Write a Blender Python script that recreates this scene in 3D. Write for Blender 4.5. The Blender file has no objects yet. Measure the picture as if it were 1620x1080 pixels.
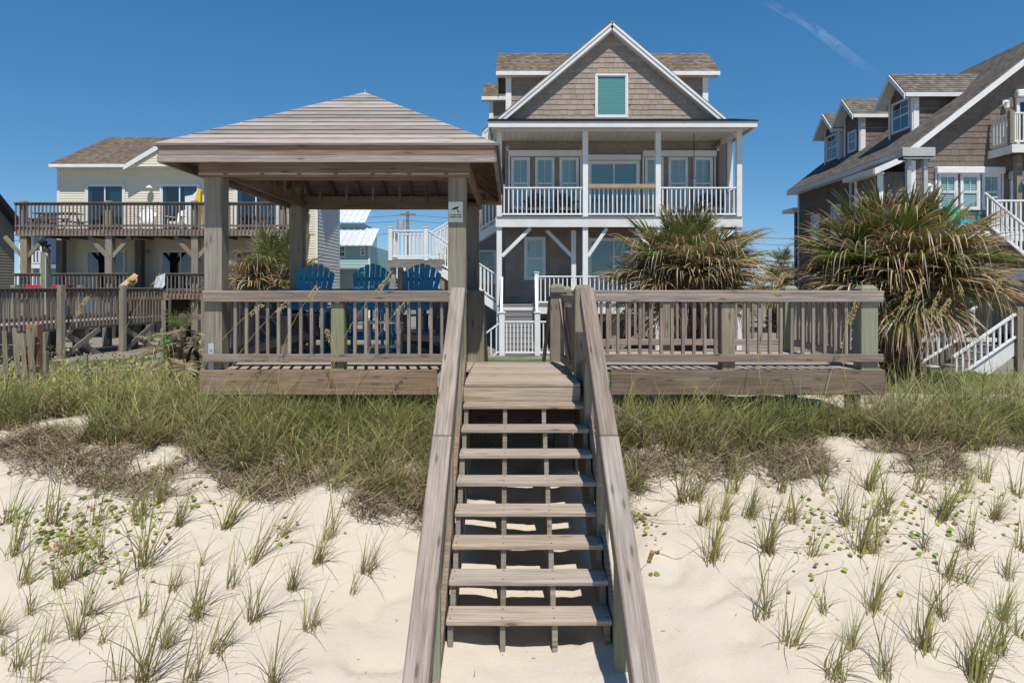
import bpy, math, random
import numpy as np
from mathutils import Matrix, Vector, noise

random.seed(7)
rng = np.random.default_rng(7)
R = math.radians
scene = bpy.context.scene
COL = scene.collection

# ------------------------------------------------------------------ camera
F = 1080.0            # focal length in photo pixels (1620 wide)
CAMZ, HOR = 0.94, 455.0
cam_d = bpy.data.cameras.new('camera')
cam_d.sensor_width = 36.0
cam_d.lens = 24.0
cam_d.shift_y = -(540.0 - HOR) / 1620.0
cam_d.clip_end = 9000
cam = bpy.data.objects.new('camera', cam_d)
cam.location = (0, 0, CAMZ)
cam.rotation_euler = (R(90), 0, 0)
COL.objects.link(cam)
scene.camera = cam

# ------------------------------------------------------------------ light
SUN_EL, SUN_AZ = R(62), R(12)          # behind the camera, a little to the right
world = bpy.data.worlds.new('World')
scene.world = world
world.use_nodes = True
nt = world.node_tree
nt.nodes.clear()
sky = nt.nodes.new('ShaderNodeTexSky')
sky.sky_type = 'NISHITA'
sky.sun_disc = False
sky.sun_elevation = SUN_EL
sky.sun_rotation = math.pi - SUN_AZ
sky.altitude = 0
sky.air_density = 0.6
sky.dust_density = 0.0
sky.ozone_density = 10.0
bg = nt.nodes.new('ShaderNodeBackground')
bg.inputs['Strength'].default_value = 0.125
wo = nt.nodes.new('ShaderNodeOutputWorld')
# the photograph's polarised blue: one tone curve per channel over the whole sky
sepc = nt.nodes.new('ShaderNodeSeparateColor'); cmbc = nt.nodes.new('ShaderNodeCombineColor')
nt.links.new(sky.outputs[0], sepc.inputs[0])
for _i, (_src, _dst, _g) in enumerate(((.100, .068, 1.1), (.212, .212, .72), (.474, .430, .55))):
    k_ = 1 / .114
    pw = nt.nodes.new('ShaderNodeMath'); pw.operation = 'POWER'; pw.inputs[1].default_value = _g
    ml = nt.nodes.new('ShaderNodeMath'); ml.operation = 'MULTIPLY'; ml.inputs[1].default_value = _dst * k_ / (_src * k_) ** _g
    nt.links.new(sepc.outputs[_i], pw.inputs[0]); nt.links.new(pw.outputs[0], ml.inputs[0]); nt.links.new(ml.outputs[0], cmbc.inputs[_i])
nt.links.new(cmbc.outputs[0], bg.inputs[0])
nt.links.new(bg.outputs[0], wo.inputs[0])
sun_d = bpy.data.lights.new('sun', 'SUN')
sun_d.energy = 4.3
sun_d.angle = R(0.53)
sun_d.color = (1.0, 0.95, 0.87)
sun = bpy.data.objects.new('sun', sun_d)
_dir = Vector((-math.sin(SUN_AZ) * math.cos(SUN_EL), math.cos(SUN_AZ) * math.cos(SUN_EL), -math.sin(SUN_EL)))
sun.rotation_euler = _dir.to_track_quat('-Z', 'Y').to_euler()
sun.location = (20, -40, 60)
COL.objects.link(sun)
scene.view_settings.view_transform = 'Standard'
scene.view_settings.look = 'None'
scene.view_settings.gamma = 1
scene.view_settings.exposure = 0.2
try:
    scene.cycles.max_bounces = 8
    scene.cycles.transparent_max_bounces = 16
except Exception:
    pass

# ------------------------------------------------------------------ object helpers
WM = {}                 # world matrix of everything built, by name
CUR = [Matrix.Identity(4)]
def X(px, d): return (px - 810.0) / F * d
def Z(py, d): return CAMZ - (py - HOR) / F * d

class frame:
    def __init__(self, M): self.M = M
    def __enter__(self): CUR.append(CUR[-1] @ self.M)
    def __exit__(self, *a): CUR.pop()
def at(x, y, z, rz=0): return Matrix.Translation((x, y, z)) @ Matrix.Rotation(rz, 4, 'Z')

def link(o, M, parent):
    COL.objects.link(o)
    W = CUR[-1] @ M
    WM[o.name] = W
    if parent is not None:
        o.parent = parent
        o.matrix_parent_inverse = WM[parent.name].inverted()
    o.matrix_basis = W
    return o
def tag(o, label, cat=None, group=None, kind=None):
    if label: o['label'] = label
    if cat: o['category'] = cat
    if group: o['group'] = group
    if kind: o['kind'] = kind
    return o
def thing(name, label, cat, loc=(0, 0, 0), group=None, rz=0):
    o = bpy.data.objects.new(name, None)
    o.empty_display_size = 0.2
    link(o, at(*loc, rz), None)
    return tag(o, label, cat, group)
def mesh(name, verts, faces, mat, smooth=False):
    m = bpy.data.meshes.new(name)
    m.from_pydata([tuple(v) for v in verts], [], faces)
    if mat: m.materials.append(mat)
    if smooth:
        m.polygons.foreach_set('use_smooth', [True] * len(m.polygons))
    m.update()
    return m
def part(name, me, parent, M=None, kind=None, label=None):
    o = bpy.data.objects.new(name, me)
    link(o, M if M is not None else Matrix.Identity(4), parent)
    if kind: o['kind'] = kind
    if label: o['label'] = label
    return o
def copy_tree(src, M, label=None, group=None):
    """copy of a thing with its parts and sub-parts, moved to M"""
    def rec(s, par):
        c = s.copy()
        COL.objects.link(c)
        if par is not None: c.parent = par
        for ch in list(s.children): rec(ch, c)
        return c
    r = rec(src, None)
    r.matrix_basis = M
    WM[r.name] = M
    if label: r['label'] = label
    if group: r['group'] = group
    return r

def box_geo(a, b, c, bev):
    """chamfered box centred on the origin, half sizes a b c"""
    if bev <= 0:
        v = [(sx * a, sy * b, sz * c) for sx in (-1, 1) for sy in (-1, 1) for sz in (-1, 1)]
        f = [(0, 1, 3, 2), (4, 6, 7, 5), (0, 4, 5, 1), (2, 3, 7, 6), (0, 2, 6, 4), (1, 5, 7, 3)]
        return v, f
    bev = min(bev, a * .45, b * .45, c * .45)
    v = []; idx = {}
    for sx in (-1, 1):
        for sy in (-1, 1):
            for sz in (-1, 1):
                for ax in range(3):
                    p = [sx * (a - bev), sy * (b - bev), sz * (c - bev)]
                    p[ax] = (sx * a, sy * b, sz * c)[ax]
                    idx[(sx, sy, sz, ax)] = len(v); v.append(tuple(p))
    f = []
    for ax in range(3):
        o1, o2 = [(1, 2), (2, 0), (0, 1)][ax]
        for s in (-1, 1):
            q = []
            for (s1, s2) in ((-1, -1), (1, -1), (1, 1), (-1, 1)):
                k = [0, 0, 0]; k[ax] = s; k[o1] = s1; k[o2] = s2
                q.append(idx[(*k, ax)])
            f.append(tuple(q) if s > 0 else tuple(reversed(q)))
    for ax in range(3):                      # edges parallel to ax
        o1, o2 = [(1, 2), (2, 0), (0, 1)][ax]
        for s1 in (-1, 1):
            for s2 in (-1, 1):
                k0 = [0, 0, 0]; k0[ax] = -1; k0[o1] = s1; k0[o2] = s2
                k1 = list(k0); k1[ax] = 1
                q = (idx[(*k0, o1)], idx[(*k1, o1)], idx[(*k1, o2)], idx[(*k0, o2)])
                f.append(q if s1 * s2 < 0 else tuple(reversed(q)))
    for sx in (-1, 1):
        for sy in (-1, 1):
            for sz in (-1, 1):
                q = tuple(idx[(sx, sy, sz, ax)] for ax in range(3))
                f.append(q if sx * sy * sz > 0 else tuple(reversed(q)))
    return v, f
_boxes = {}
def box_mesh(l, w, h, mat, bev):
    key = (round(l, 3), round(w, 3), round(h, 3), mat.name, round(bev, 4))
    if key not in _boxes:
        v, f = box_geo(l / 2, w / 2, h / 2, bev)
        _boxes[key] = mesh('board_mesh', v, f, mat)
    return _boxes[key]
def box(name, parent, mat, x0, x1, y0, y1, z0, z1, bev=0.004, **k):
    """axis-aligned board whose local x runs along its longest side"""
    dx, dy, dz = x1 - x0, y1 - y0, z1 - z0
    c = Matrix.Translation(((x0 + x1) / 2, (y0 + y1) / 2, (z0 + z1) / 2))
    m = max(dx, dy, dz)
    if m == dx: return part(name, box_mesh(dx, dy, dz, mat, bev), parent, c, **k)
    if m == dy: return part(name, box_mesh(dy, dx, dz, mat, bev), parent, c @ Matrix.Rotation(R(90), 4, 'Z'), **k)
    return part(name, box_mesh(dz, dy, dx, mat, bev), parent, c @ Matrix.Rotation(R(-90), 4, 'Y'), **k)
def beam(name, parent, mat, p0, p1, w, h, up=(0, 0, 1), bev=0.004, **k):
    """board from p0 to p1, w wide across, h thick along up"""
    p0, p1 = Vector(p0), Vector(p1)
    x = (p1 - p0).normalized()
    y = Vector(up).cross(x).normalized()
    z = x.cross(y)
    M = Matrix(((x.x, y.x, z.x, 0), (x.y, y.y, z.y, 0), (x.z, y.z, z.z, 0), (0, 0, 0, 1)))
    return part(name, box_mesh((p1 - p0).length, w, h, mat, bev), parent, Matrix.Translation((p0 + p1) / 2) @ M, **k)
def prism_geo(pts, lo, hi, axis='y'):
    """polygon (u,v) swept along an axis: 'y' -> (u,s,v), 'x' -> (s,u,v), 'z' -> (u,v,s)"""
    n = len(pts)
    def P(u, v, s): return {'y': (u, s, v), 'x': (s, u, v), 'z': (u, v, s)}[axis]
    v = [P(u, w, lo) for u, w in pts] + [P(u, w, hi) for u, w in pts]
    f = [tuple(range(n)), tuple(range(2 * n - 1, n - 1, -1))]
    f += [(i, i + n, (i + 1) % n + n, (i + 1) % n) for i in range(n)]
    return v, f
def prism(name, parent, mat, pts, lo, hi, axis='y', **k):
    v, f = prism_geo(pts, lo, hi, axis)
    me = mesh(name, v, f, mat)
    import bmesh
    bm = bmesh.new(); bm.from_mesh(me); bmesh.ops.recalc_face_normals(bm, faces=bm.faces); bm.to_mesh(me); bm.free()
    return part(name, me, parent, **k)
class Geo:
    """collects shapes that make up ONE part"""
    def __init__(s): s.v = []; s.f = []
    def add(s, v, f, M=None):
        n = len(s.v)
        s.v += [tuple(M @ Vector(p)) for p in v] if M is not None else [tuple(p) for p in v]
        s.f += [tuple(i + n for i in q) for q in f]
        return s
    def box(s, x0, x1, y0, y1, z0, z1, bev=0):
        v, f = box_geo((x1 - x0) / 2, (y1 - y0) / 2, (z1 - z0) / 2, bev)
        return s.add(v, f, Matrix.Translation(((x0 + x1) / 2, (y0 + y1) / 2, (z0 + z1) / 2)))
    def prism(s, pts, lo, hi, axis='y'):
        return s.add(*prism_geo(pts, lo, hi, axis))
    def tube(s, pts, r0, r1=None, n=8):
        r1 = r0 if r1 is None else r1
        pts = [Vector(p) for p in pts]; base = len(s.v); m = len(pts)
        for i, p in enumerate(pts):
            t = (pts[min(i + 1, m - 1)] - pts[max(i - 1, 0)]).normalized()
            a = t.orthogonal().normalized(); b = t.cross(a)
            r = r0 + (r1 - r0) * i / max(1, m - 1)
            for k in range(n):
                q = p + (a * math.cos(2 * math.pi * k / n) + b * math.sin(2 * math.pi * k / n)) * r
                s.v.append(tuple(q))
        for i in range(m - 1):
            for k in range(n):
                s.f.append((base + i * n + k, base + i * n + (k + 1) % n, base + (i + 1) * n + (k + 1) % n, base + (i + 1) * n + k))
        s.f.append(tuple(base + k for k in reversed(range(n)))); s.f.append(tuple(base + (m - 1) * n + k for k in range(n)))
        return s
    def lathe(s, prof, n=20, M=None):
        v = []; f = []; m = len(prof)
        for (r, z) in prof:
            for k in range(n):
                v.append((r * math.cos(2 * math.pi * k / n), r * math.sin(2 * math.pi * k / n), z))
        for i in range(m - 1):
            for k in range(n):
                f.append((i * n + k, i * n + (k + 1) % n, (i + 1) * n + (k + 1) % n, (i + 1) * n + k))
        return s.add(v, f, M)
    def build(s, name, parent, mat, M=None, smooth=False, **k):
        return part(name, mesh(name, s.v, s.f, mat, smooth), parent, M, **k)
def np_mesh(name, V, Q, mat, color=None, smooth=False):
    """mesh from numpy arrays of vertices and quads, with an optional point colour"""
    me = bpy.data.meshes.new(name)
    V = np.ascontiguousarray(V, np.float32); Q = np.ascontiguousarray(Q, np.int32)
    me.vertices.add(len(V)); me.vertices.foreach_set('co', V.ravel())
    me.loops.add(Q.size); me.loops.foreach_set('vertex_index', Q.ravel())
    me.polygons.add(len(Q)); me.polygons.foreach_set('loop_start', np.arange(len(Q), dtype=np.int32) * Q.shape[1])
    if color is not None:
        a = me.color_attributes.new('tint', 'FLOAT_COLOR', 'POINT')
        c = np.ones((len(V), 4), np.float32); c[:, :3] = color
        a.data.foreach_set('color', c.ravel())
    if smooth: me.polygons.foreach_set('use_smooth', np.ones(len(Q), bool))
    me.materials.append(mat)
    me.update(calc_edges=True)
    me.validate()
    return me

# ------------------------------------------------------------------ materials
class NT:
    def __init__(s, name):
        s.m = bpy.data.materials.new(name); s.m.use_nodes = True
        s.t = s.m.node_tree; s.t.nodes.clear()
        s.out = s.n('OutputMaterial')
    def n(s, kind, **k):
        node = s.t.nodes.new('ShaderNode' + kind)
        for a, b in k.items():
            if a.startswith('i_'): node.inputs[a[2:].replace('_', ' ')].default_value = b
            else: setattr(node, a, b)
        return node
    def l(s, a, b): s.t.links.new(a, b)
    def math(s, op, a, b=None, c=None, clamp=False):
        n = s.n('Math', operation=op, use_clamp=clamp)
        for i, v in enumerate((a, b, c)):
            if v is None: continue
            if isinstance(v, (int, float)): n.inputs[i].default_value = v
            else: s.l(v, n.inputs[i])
        return n.outputs[0]
    def mix(s, fac, a, b, blend='MIX'):
        n = s.n('Mix', data_type='RGBA', blend_type=blend)
        for sock, v in ((n.inputs[0], fac), (n.inputs[6], a), (n.inputs[7], b)):
            if isinstance(v, (int, float)): sock.default_value = v
            elif isinstance(v, tuple): sock.default_value = (*v, 1)
            else: s.l(v, sock)
        return n.outputs[2]
    def ramp(s, fac, stops):
        n = s.n('ValToRGB')
        e = n.color_ramp.elements
        while len(e) > 1: e.remove(e[-1])
        e[0].position, e[0].color = stops[0][0], (*stops[0][1], 1)
        for p, c in stops[1:]:
            q = e.new(p); q.color = (*c, 1)
        s.l(fac, n.inputs[0]); return n.outputs[0]
    def coords(s, scale=(1, 1, 1), rand=0.0):
        tc = s.n('TexCoord'); mp = s.n('Mapping')
        mp.inputs['Scale'].default_value = scale
        s.l(tc.outputs['Object'], mp.inputs[0])
        if rand:
            oi = s.n('ObjectInfo')
            cmb = s.n('CombineXYZ')
            for i, k in enumerate((1.0, 0.61, 0.37)): s.l(s.math('MULTIPLY', oi.outputs['Random'], rand * k), cmb.inputs[i])
            s.l(cmb.outputs[0], mp.inputs['Location'])
        return mp.outputs[0]
    def noise(s, vec, scale, detail=4, rough=.55, dist=0.0):
        n = s.n('TexNoise')
        n.inputs['Scale'].default_value = scale; n.inputs['Detail'].default_value = detail
        n.inputs['Roughness'].default_value = rough; n.inputs['Distortion'].default_value = dist
        s.l(vec, n.inputs['Vector']); return n.outputs[0]
    def bump(s, h, strength, dist=0.01):
        b = s.n('Bump'); b.inputs['Strength'].default_value = strength; b.inputs['Distance'].default_value = dist
        s.l(h, b.inputs['Height']); return b.outputs[0]
    def finish(s, color, rough=.8, normal=None, spec=.3, **k):
        p = s.n('BsdfPrincipled')
        if isinstance(color, tuple): p.inputs['Base Color'].default_value = (*color, 1)
        else: s.l(color, p.inputs['Base Color'])
        if isinstance(rough, float): p.inputs['Roughness'].default_value = rough
        else: s.l(rough, p.inputs['Roughness'])
        p.inputs['Specular IOR Level'].default_value = spec
        if normal is not None: s.l(normal, p.inputs['Normal'])
        for a, b in k.items(): p.inputs[a.replace('_', ' ')].default_value = b
        s.l(p.outputs[0], s.out.inputs[0]); return s.m

def wood(name, dark, mid, light, knots=1.0, contrast=1.0, vary=0.35, green=0.0):
    """weathered softwood: grain along the board's local x, knots, splits, board-to-board tone"""
    t = NT(name)
    g = t.coords((1.1, 30, 30), 40)
    n1 = t.noise(g, 1.5, 9, .68, .5)
    n2 = t.noise(t.coords((.8, 75, 75), 70), 1.3, 4, .6, .25)
    n3 = t.noise(t.coords((.7, 2.0, 2.0), 23), 1.6, 3)
    c = t.ramp(n1, [(.5 - .22 * contrast, dark), (.5, mid), (.5 + .2 * contrast, light)])
    split = t.math('GREATER_THAN', n2, .665)
    c = t.mix(t.math('MULTIPLY', split, .55), c, tuple(v * .35 for v in dark))
    c = t.mix(t.math('MULTIPLY', t.math('SUBTRACT', n3, .45, clamp=True), 2.2, clamp=True), c, t.mix(.5, c, (.36, .335, .31)))
    if green: c = t.mix(t.math('MULTIPLY', t.math('SUBTRACT', n3, .3, clamp=True), green * 3, clamp=True), c, (.23, .25, .155))
    h = n1
    if knots:
        v = t.n('TexVoronoi', voronoi_dimensions='2D'); v.inputs['Scale'].default_value = 1.0
        ks = t.n('SeparateXYZ'); t.l(t.coords((2.0, 9.0, 9.0), 31), ks.inputs[0])
        kc = t.n('CombineXYZ'); t.l(ks.outputs[0], kc.inputs[0]); t.l(t.math('ADD', ks.outputs[1], ks.outputs[2]), kc.inputs[1])
        t.l(kc.outputs[0], v.inputs['Vector'])
        k = t.ramp(v.outputs['Distance'], [(0.0, (1, 1, 1)), (.07, (.85, .85, .85)), (.10, (.25, .25, .25)), (.19, (0, 0, 0))])
        sep = t.n('SeparateColor'); t.l(v.outputs['Color'], sep.inputs[0])
        has = t.math('GREATER_THAN', sep.outputs[0], 1 - .42 * knots)
        c = t.mix(t.math('MULTIPLY', t.math('MULTIPLY', k, has), .72), c, (.075, .042, .026))
    oi = t.n('ObjectInfo')
    val = t.math('MULTIPLY_ADD', oi.outputs['Random'], vary, 1 - vary * .5)
    hs = t.n('HueSaturation'); t.l(c, hs.inputs['Color']); t.l(val, hs.inputs['Value'])
    r2 = t.math('FRACT', t.math('MULTIPLY', oi.outputs['Random'], 7.31))
    t.l(t.math('MULTIPLY_ADD', r2, .4, .8), hs.inputs['Saturation'])
    hh = t.math('SUBTRACT', t.math('ADD', h, t.math('MULTIPLY', n2, .4)), t.math('MULTIPLY', split, .8))
    return t.finish(hs.outputs[0], .86, t.bump(hh, .5, .006), .2)

def paint(name, col, dirt=.12, rough=.5, rust=0.0, spec=.35):
    t = NT(name)
    n = t.noise(t.coords((1, 1, 1), 9), 2.3, 5, .65)
    n2 = t.noise(t.coords((3, 3, 3), 5), 5.0, 4, .7)
    c = t.mix(t.math('MULTIPLY', t.math('SUBTRACT', n, .42, clamp=True), dirt * 4, clamp=True), col, tuple(v * f for v, f in zip(col, (.62, .60, .56))))
    if rust:
        c = t.mix(t.math('MULTIPLY', t.math('SUBTRACT', n2, .66, clamp=True), 9 * rust, clamp=True), c, (.42, .24, .10))
    oi = t.n('ObjectInfo')
    hs = t.n('HueSaturation'); t.l(c, hs.inputs['Color'])
    t.l(t.math('MULTIPLY_ADD', oi.outputs['Random'], .10, .93), hs.inputs['Value'])
    return t.finish(hs.outputs[0], rough, t.bump(n2, .08, .003), spec)

def shake_mat(name, col, island=False):
    t = NT(name)
    n = t.noise(t.coords((40, 6, 3), 20) if not island else t.coords((30, 30, 3)), 1.5, 4)
    n2 = t.noise(t.coords((1, 1, 1)), 1.4, 4)
    if island:
        g = t.n('NewGeometry'); rnd = g.outputs['Random Per Island']
    else:
        rnd = t.n('ObjectInfo').outputs['Random']
    hs = t.n('HueSaturation')
    t.l(t.mix(.25, col, t.ramp(n, [(.3, tuple(c * .6 for c in col)), (.7, tuple(min(1, c * 1.35) for c in col))])), hs.inputs['Color'])
    t.l(t.math('MULTIPLY_ADD', rnd, .22, t.math('MULTIPLY_ADD', n2, .25, .77)), hs.inputs['Value'])
    return t.finish(hs.outputs[0], .78, t.bump(n, .35, .004), .25)

def shingle_mat(name, col):
    """asphalt shingle course: tabs of uneven tone along the course's local x"""
    t = NT(name)
    sp = t.n('SeparateXYZ'); t.l(t.coords((1, 1, 1), 13), sp.inputs[0])
    w = t.n('TexWhiteNoise', noise_dimensions='1D')
    t.l(t.math('FLOOR', t.math('MULTIPLY', sp.outputs[0], 6.2)), w.inputs['W'])
    n = t.noise(t.coords((1, 1, 1)), 90, 2)
    n2 = t.noise(t.coords((1, 1, 1)), 1.1, 4)
    c = t.mix(w.outputs['Value'], tuple(v * .68 for v in col), tuple(v * 1.28 for v in col))
    hs = t.n('HueSaturation'); t.l(c, hs.inputs['Color'])
    t.l(t.math('MULTIPLY_ADD', n, .5, t.math('MULTIPLY_ADD', n2, .5, .5)), hs.inputs['Value'])
    return t.finish(hs.outputs[0], .95, t.bump(n, .4, .004), .1)

def glass_mat(name, tint, refl=1.0):
    t = NT(name)
    fr = t.n('Fresnel'); fr.inputs['IOR'].default_value = 1.55
    tr = t.n('BsdfTransparent'); tr.inputs[0].default_value = (*tint, 1)
    gl = t.n('BsdfGlossy'); gl.inputs['Roughness'].default_value = .02
    n = t.noise(t.coords((1, 1, 1), 3), 1.2, 2)
    t.l(t.bump(n, .03, .02), gl.inputs['Normal'])
    mx = t.n('MixShader')
    gm = t.n('NewGeometry')
    t.l(t.math('MULTIPLY', t.math('MULTIPLY_ADD', fr.outputs[0], 1.6 * refl, .03, clamp=True), t.math('SUBTRACT', 1.0, gm.outputs['Backfacing'])), mx.inputs[0])
    t.l(tr.outputs[0], mx.inputs[1]); t.l(gl.outputs[0], mx.inputs[2])
    t.l(mx.outputs[0], t.out.inputs[0]); return t.m

def leaf_mat(name, trans=.25, rough=.55, spec=.3, vary=.3):
    """vertex-tinted leaf, lets some light through"""
    t = NT(name)
    at_ = t.n('VertexColor', layer_name='tint')
    oi = t.n('ObjectInfo')
    hs = t.n('HueSaturation'); t.l(at_.outputs[0], hs.inputs['Color'])
    t.l(t.math('MULTIPLY_ADD', oi.outputs['Random'], vary, 1 - vary / 2), hs.inputs['Value'])
    p = t.n('BsdfPrincipled'); t.l(hs.outputs[0], p.inputs['Base Color'])
    p.inputs['Roughness'].default_value = rough; p.inputs['Specular IOR Level'].default_value = spec
    tl = t.n('BsdfTranslucent'); t.l(hs.outputs[0], tl.inputs[0])
    mx = t.n('MixShader'); mx.inputs[0].default_value = trans
    t.l(p.outputs[0], mx.inputs[1]); t.l(tl.outputs[0], mx.inputs[2])
    t.l(mx.outputs[0], t.out.inputs[0]); return t.m

W_RAIL = wood('weathered_rail_wood', (.108, .084, .068), (.255, .208, .172), (.415, .355, .308), 1.2, 1.15)
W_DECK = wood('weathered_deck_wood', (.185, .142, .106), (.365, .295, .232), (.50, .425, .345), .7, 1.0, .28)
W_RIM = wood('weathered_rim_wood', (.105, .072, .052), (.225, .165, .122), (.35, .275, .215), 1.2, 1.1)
W_POST = wood('greyed_post_wood', (.13, .108, .08), (.245, .21, .16), (.35, .31, .25), 1.0, 1.1, .28, .12)
W_GREEN = wood('green_treated_wood', (.145, .145, .095), (.24, .245, .165), (.33, .335, .235), .6, .9, .2, .35)
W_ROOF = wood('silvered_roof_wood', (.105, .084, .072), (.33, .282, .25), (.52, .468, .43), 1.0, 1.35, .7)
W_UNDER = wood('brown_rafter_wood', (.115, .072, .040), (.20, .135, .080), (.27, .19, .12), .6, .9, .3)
W_DARK = wood('dark_boardwalk_wood', (.095, .075, .062), (.185, .152, .13), (.285, .245, .212), .5, 1, .4)
W_NEW = wood('pale_new_wood', (.34, .20, .10), (.48, .30, .16), (.58, .40, .24), .4, .8, .2)
P_WHITE = paint('white_paint', (.80, .80, .79), .26, .45, .22)
P_WHITE_W = paint('weathered_white_paint', (.76, .75, .72), .3, .6, .8)
P_CEIL = paint('cream_ceiling_paint', (.74, .72, .66), .1, .6)
P_BLUE = paint('blue_chair_paint', (.05, .32, .50), .2, .42)
P_TURQ = paint('turquoise_plastic', (.03, .42, .42), .1, .45)
P_GREYCH = paint('grey_brown_chair_paint', (.20, .175, .155), .25, .6)
P_DKGREY = paint('dark_grey_plastic', (.085, .09, .10), .2, .5)
P_BLACK = paint('black_metal', (.02, .02, .022), .1, .5)
P_YELLOW = paint('yellow_plastic', (.78, .55, .02), .1, .4)
P_GREENBIN = paint('green_plastic', (.035, .20, .025), .1, .45)
P_RED = paint('red_cloth', (.55, .03, .04), .1, .8)
P_STRAW = paint('straw', (.50, .32, .12), .2, .9)
P_TOWEL = paint('white_cloth', (.74, .78, .84), .1, .9)
P_METAL = paint('galvanised_metal', (.46, .47, .48), .2, .45)
P_SIGN = paint('yellowed_sign_face', (.66, .67, .60), .25, .5)
P_SIGNINK = paint('black_print', (.03, .03, .03), .1, .6)
P_GREYSTEP = paint('grey_composite', (.23, .225, .225), .2, .7)
P_TEALBL = paint('teal_blind', (.34, .60, .54), .05, .6)
P_BLIND = paint('white_blind', (.78, .82, .80), .05, .6)
P_CURT = paint('pale_curtain', (.42, .52, .54), .1, .8)
P_INSIDE = paint('dim_room_panel', (.045, .05, .055), .1, .9)  # near-black colour stands in for the unlit room behind the glass
P_CREAM = paint('cream_siding', (.80, .73, .57), .12, .6)
P_GREYSID = paint('grey_beige_siding', (.36, .31, .26), .15, .6)
P_TEALSID = paint('pale_teal_siding', (.40, .58, .57), .1, .6)
P_BLUESID = paint('pale_blue_siding', (.26, .42, .60), .1, .6)
P_TIN = paint('pale_metal_roof', (.62, .64, .66), .15, .4)
P_CONC = paint('concrete', (.42, .40, .37), .3, .9)
S_MAIN = shake_mat('taupe_shake', (.36, .288, .232))
S_MAIN_J = shake_mat('taupe_shake_wall', (.30, .245, .205), True)
S_RIGHT = shake_mat('brown_shake', (.195, .155, .130))
S_RIGHT_J = shake_mat('brown_shake_wall', (.185, .148, .126), True)
R_BROWN = shingle_mat('brown_shingle', (.185, .145, .112))
R_GREY = shingle_mat('greybrown_shingle', (.165, .144, .126))
R_DARK = shingle_mat('dark_shingle', (.055, .055, .065))
R_EDGE = paint('dark_roof_edge', (.035, .03, .028), .1, .8)
GLASS = glass_mat('window_glass', (.80, .88, .88))
GLASS_D = glass_mat('dark_door_glass', (.45, .55, .58), 1.3)
L_PALM = leaf_mat('palm_leaf', .22, .42, .45)
L_GRASS = leaf_mat('grass_blade', .42, .6, .2)
L_BROAD = leaf_mat('broad_leaf', .3, .45, .4)
L_DEAD = leaf_mat('dead_stem', .05, .9, .1)

# ------------------------------------------------------------------ ground
_py = [-40, 2.0, 3.2, 4.2, 4.9, 5.5, 6.1, 6.6, 7.0, 7.4, 7.9, 9.0, 10.5, 12.5, 16, 24, 4000]
_pz = [-1.95, -1.78, -1.70, -1.64, -1.53, -1.40, -1.26, -1.08, -.86, -.70, -.60, -.56, -.72, -.95, -1.12, -1.16, -1.16]
def H(x, y):
    z = float(np.interp(y, _py, _pz))
    k = max(0.0, min(1.0, (y - 3.0) / 1.5)) * max(0.0, min(1.0, (13 - y) / 3))
    lane = math.exp(-((x - .12) / .85) ** 2)                     # the worn lane under the stairs
    n = noise.fractal(Vector((x * .35, y * .45, 3.1)), .9, 2.1, 4)
    z += k * (.17 * n) * (1 - .75 * lane) - .10 * lane * k
    z += .035 * noise.noise(Vector((x * 1.7, y * 2.1, 7))) * k
    if 2 < y < 9:
        foot = noise.noise(Vector((x * 3.4, y * 3.8, 11)))
        z += (-.12 * max(0.0, foot - .18) + .010 * noise.noise(Vector((x * 9, y * 9, 1))))
    if 3.4 < y < 5.6 and abs(x - .3) < 2.2:
        z -= .07 * max(0.0, noise.noise(Vector((x * 4.4, y * 4.0, 31))) - .1) * min(1, (5.6 - y))
    z += .14 * math.exp(-((x + 1.5) / .8) ** 2 - ((y - 6.3) / .5) ** 2)
    z += .16 * math.exp(-((x + 3.4) / 1.3) ** 2 - ((y - 6.4) / .8) ** 2)
    z += .08 * math.exp(-((x - 2.6) / 1.4) ** 2 - ((y - 6.3) / .9) ** 2)
    return z
def axis_pts(segs):
    out = []
    for a, b, s in segs: out += list(np.arange(a, b - 1e-6, s))
    out.append(segs[-1][1]); return out
gx = axis_pts([(-2500, -300, 550), (-300, -60, 40), (-60, -14, 4), (-14, -7, .35), (-7, 7, .07), (7, 14, .35), (14, 60, 4), (60, 300, 40), (300, 2500, 550)])
gy = axis_pts([(-40, 0, 4), (0, 3.4, .4), (3.4, 8.2, .06), (8.2, 14, .3), (14, 40, 2), (40, 200, 20), (200, 4000, 475)])
gV = np.array([(x, y, H(x, y)) for y in gy for x in gx])
nx_ = len(gx)
ii = np.arange(len(gy) - 1)[:, None] * nx_ + np.arange(nx_ - 1)[None, :]
ii = ii.ravel()
gQ = np.stack([ii, ii + 1, ii + 1 + nx_, ii + nx_], 1)
t = NT('dune_sand')
co = t.coords((1, 1, 1))
big = t.noise(co, .9, 4, .6); fine = t.noise(co, 260, 2, .7); mid = t.noise(co, 9, 6, .65)
spk = t.noise(co, 75, 2)
c = t.mix(big, (.56, .488, .395), (.63, .568, .485))
c = t.mix(t.math('MULTIPLY', t.math('SUBTRACT', mid, .52, clamp=True), 2.2, clamp=True), c, (.58, .478, .34))
c = t.mix(t.math('MULTIPLY', t.math('SUBTRACT', spk, .70, clamp=True), 4, clamp=True), c, (.30, .21, .13))
c = t.mix(t.math('MULTIPLY', fine, .25), c, (.44, .37, .30))
sp = t.n('SeparateXYZ'); t.l(co, sp.inputs[0])
back = t.math('MULTIPLY', t.math('SUBTRACT', sp.outputs[1], 10.5), .35, clamp=True)
yard = t.mix(t.ramp(t.noise(co, .35, 4), [(.52, (0, 0, 0)), (.62, (1, 1, 1))]), (.25, .225, .19), (.085, .115, .035))
c = t.mix(back, c, yard)
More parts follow.
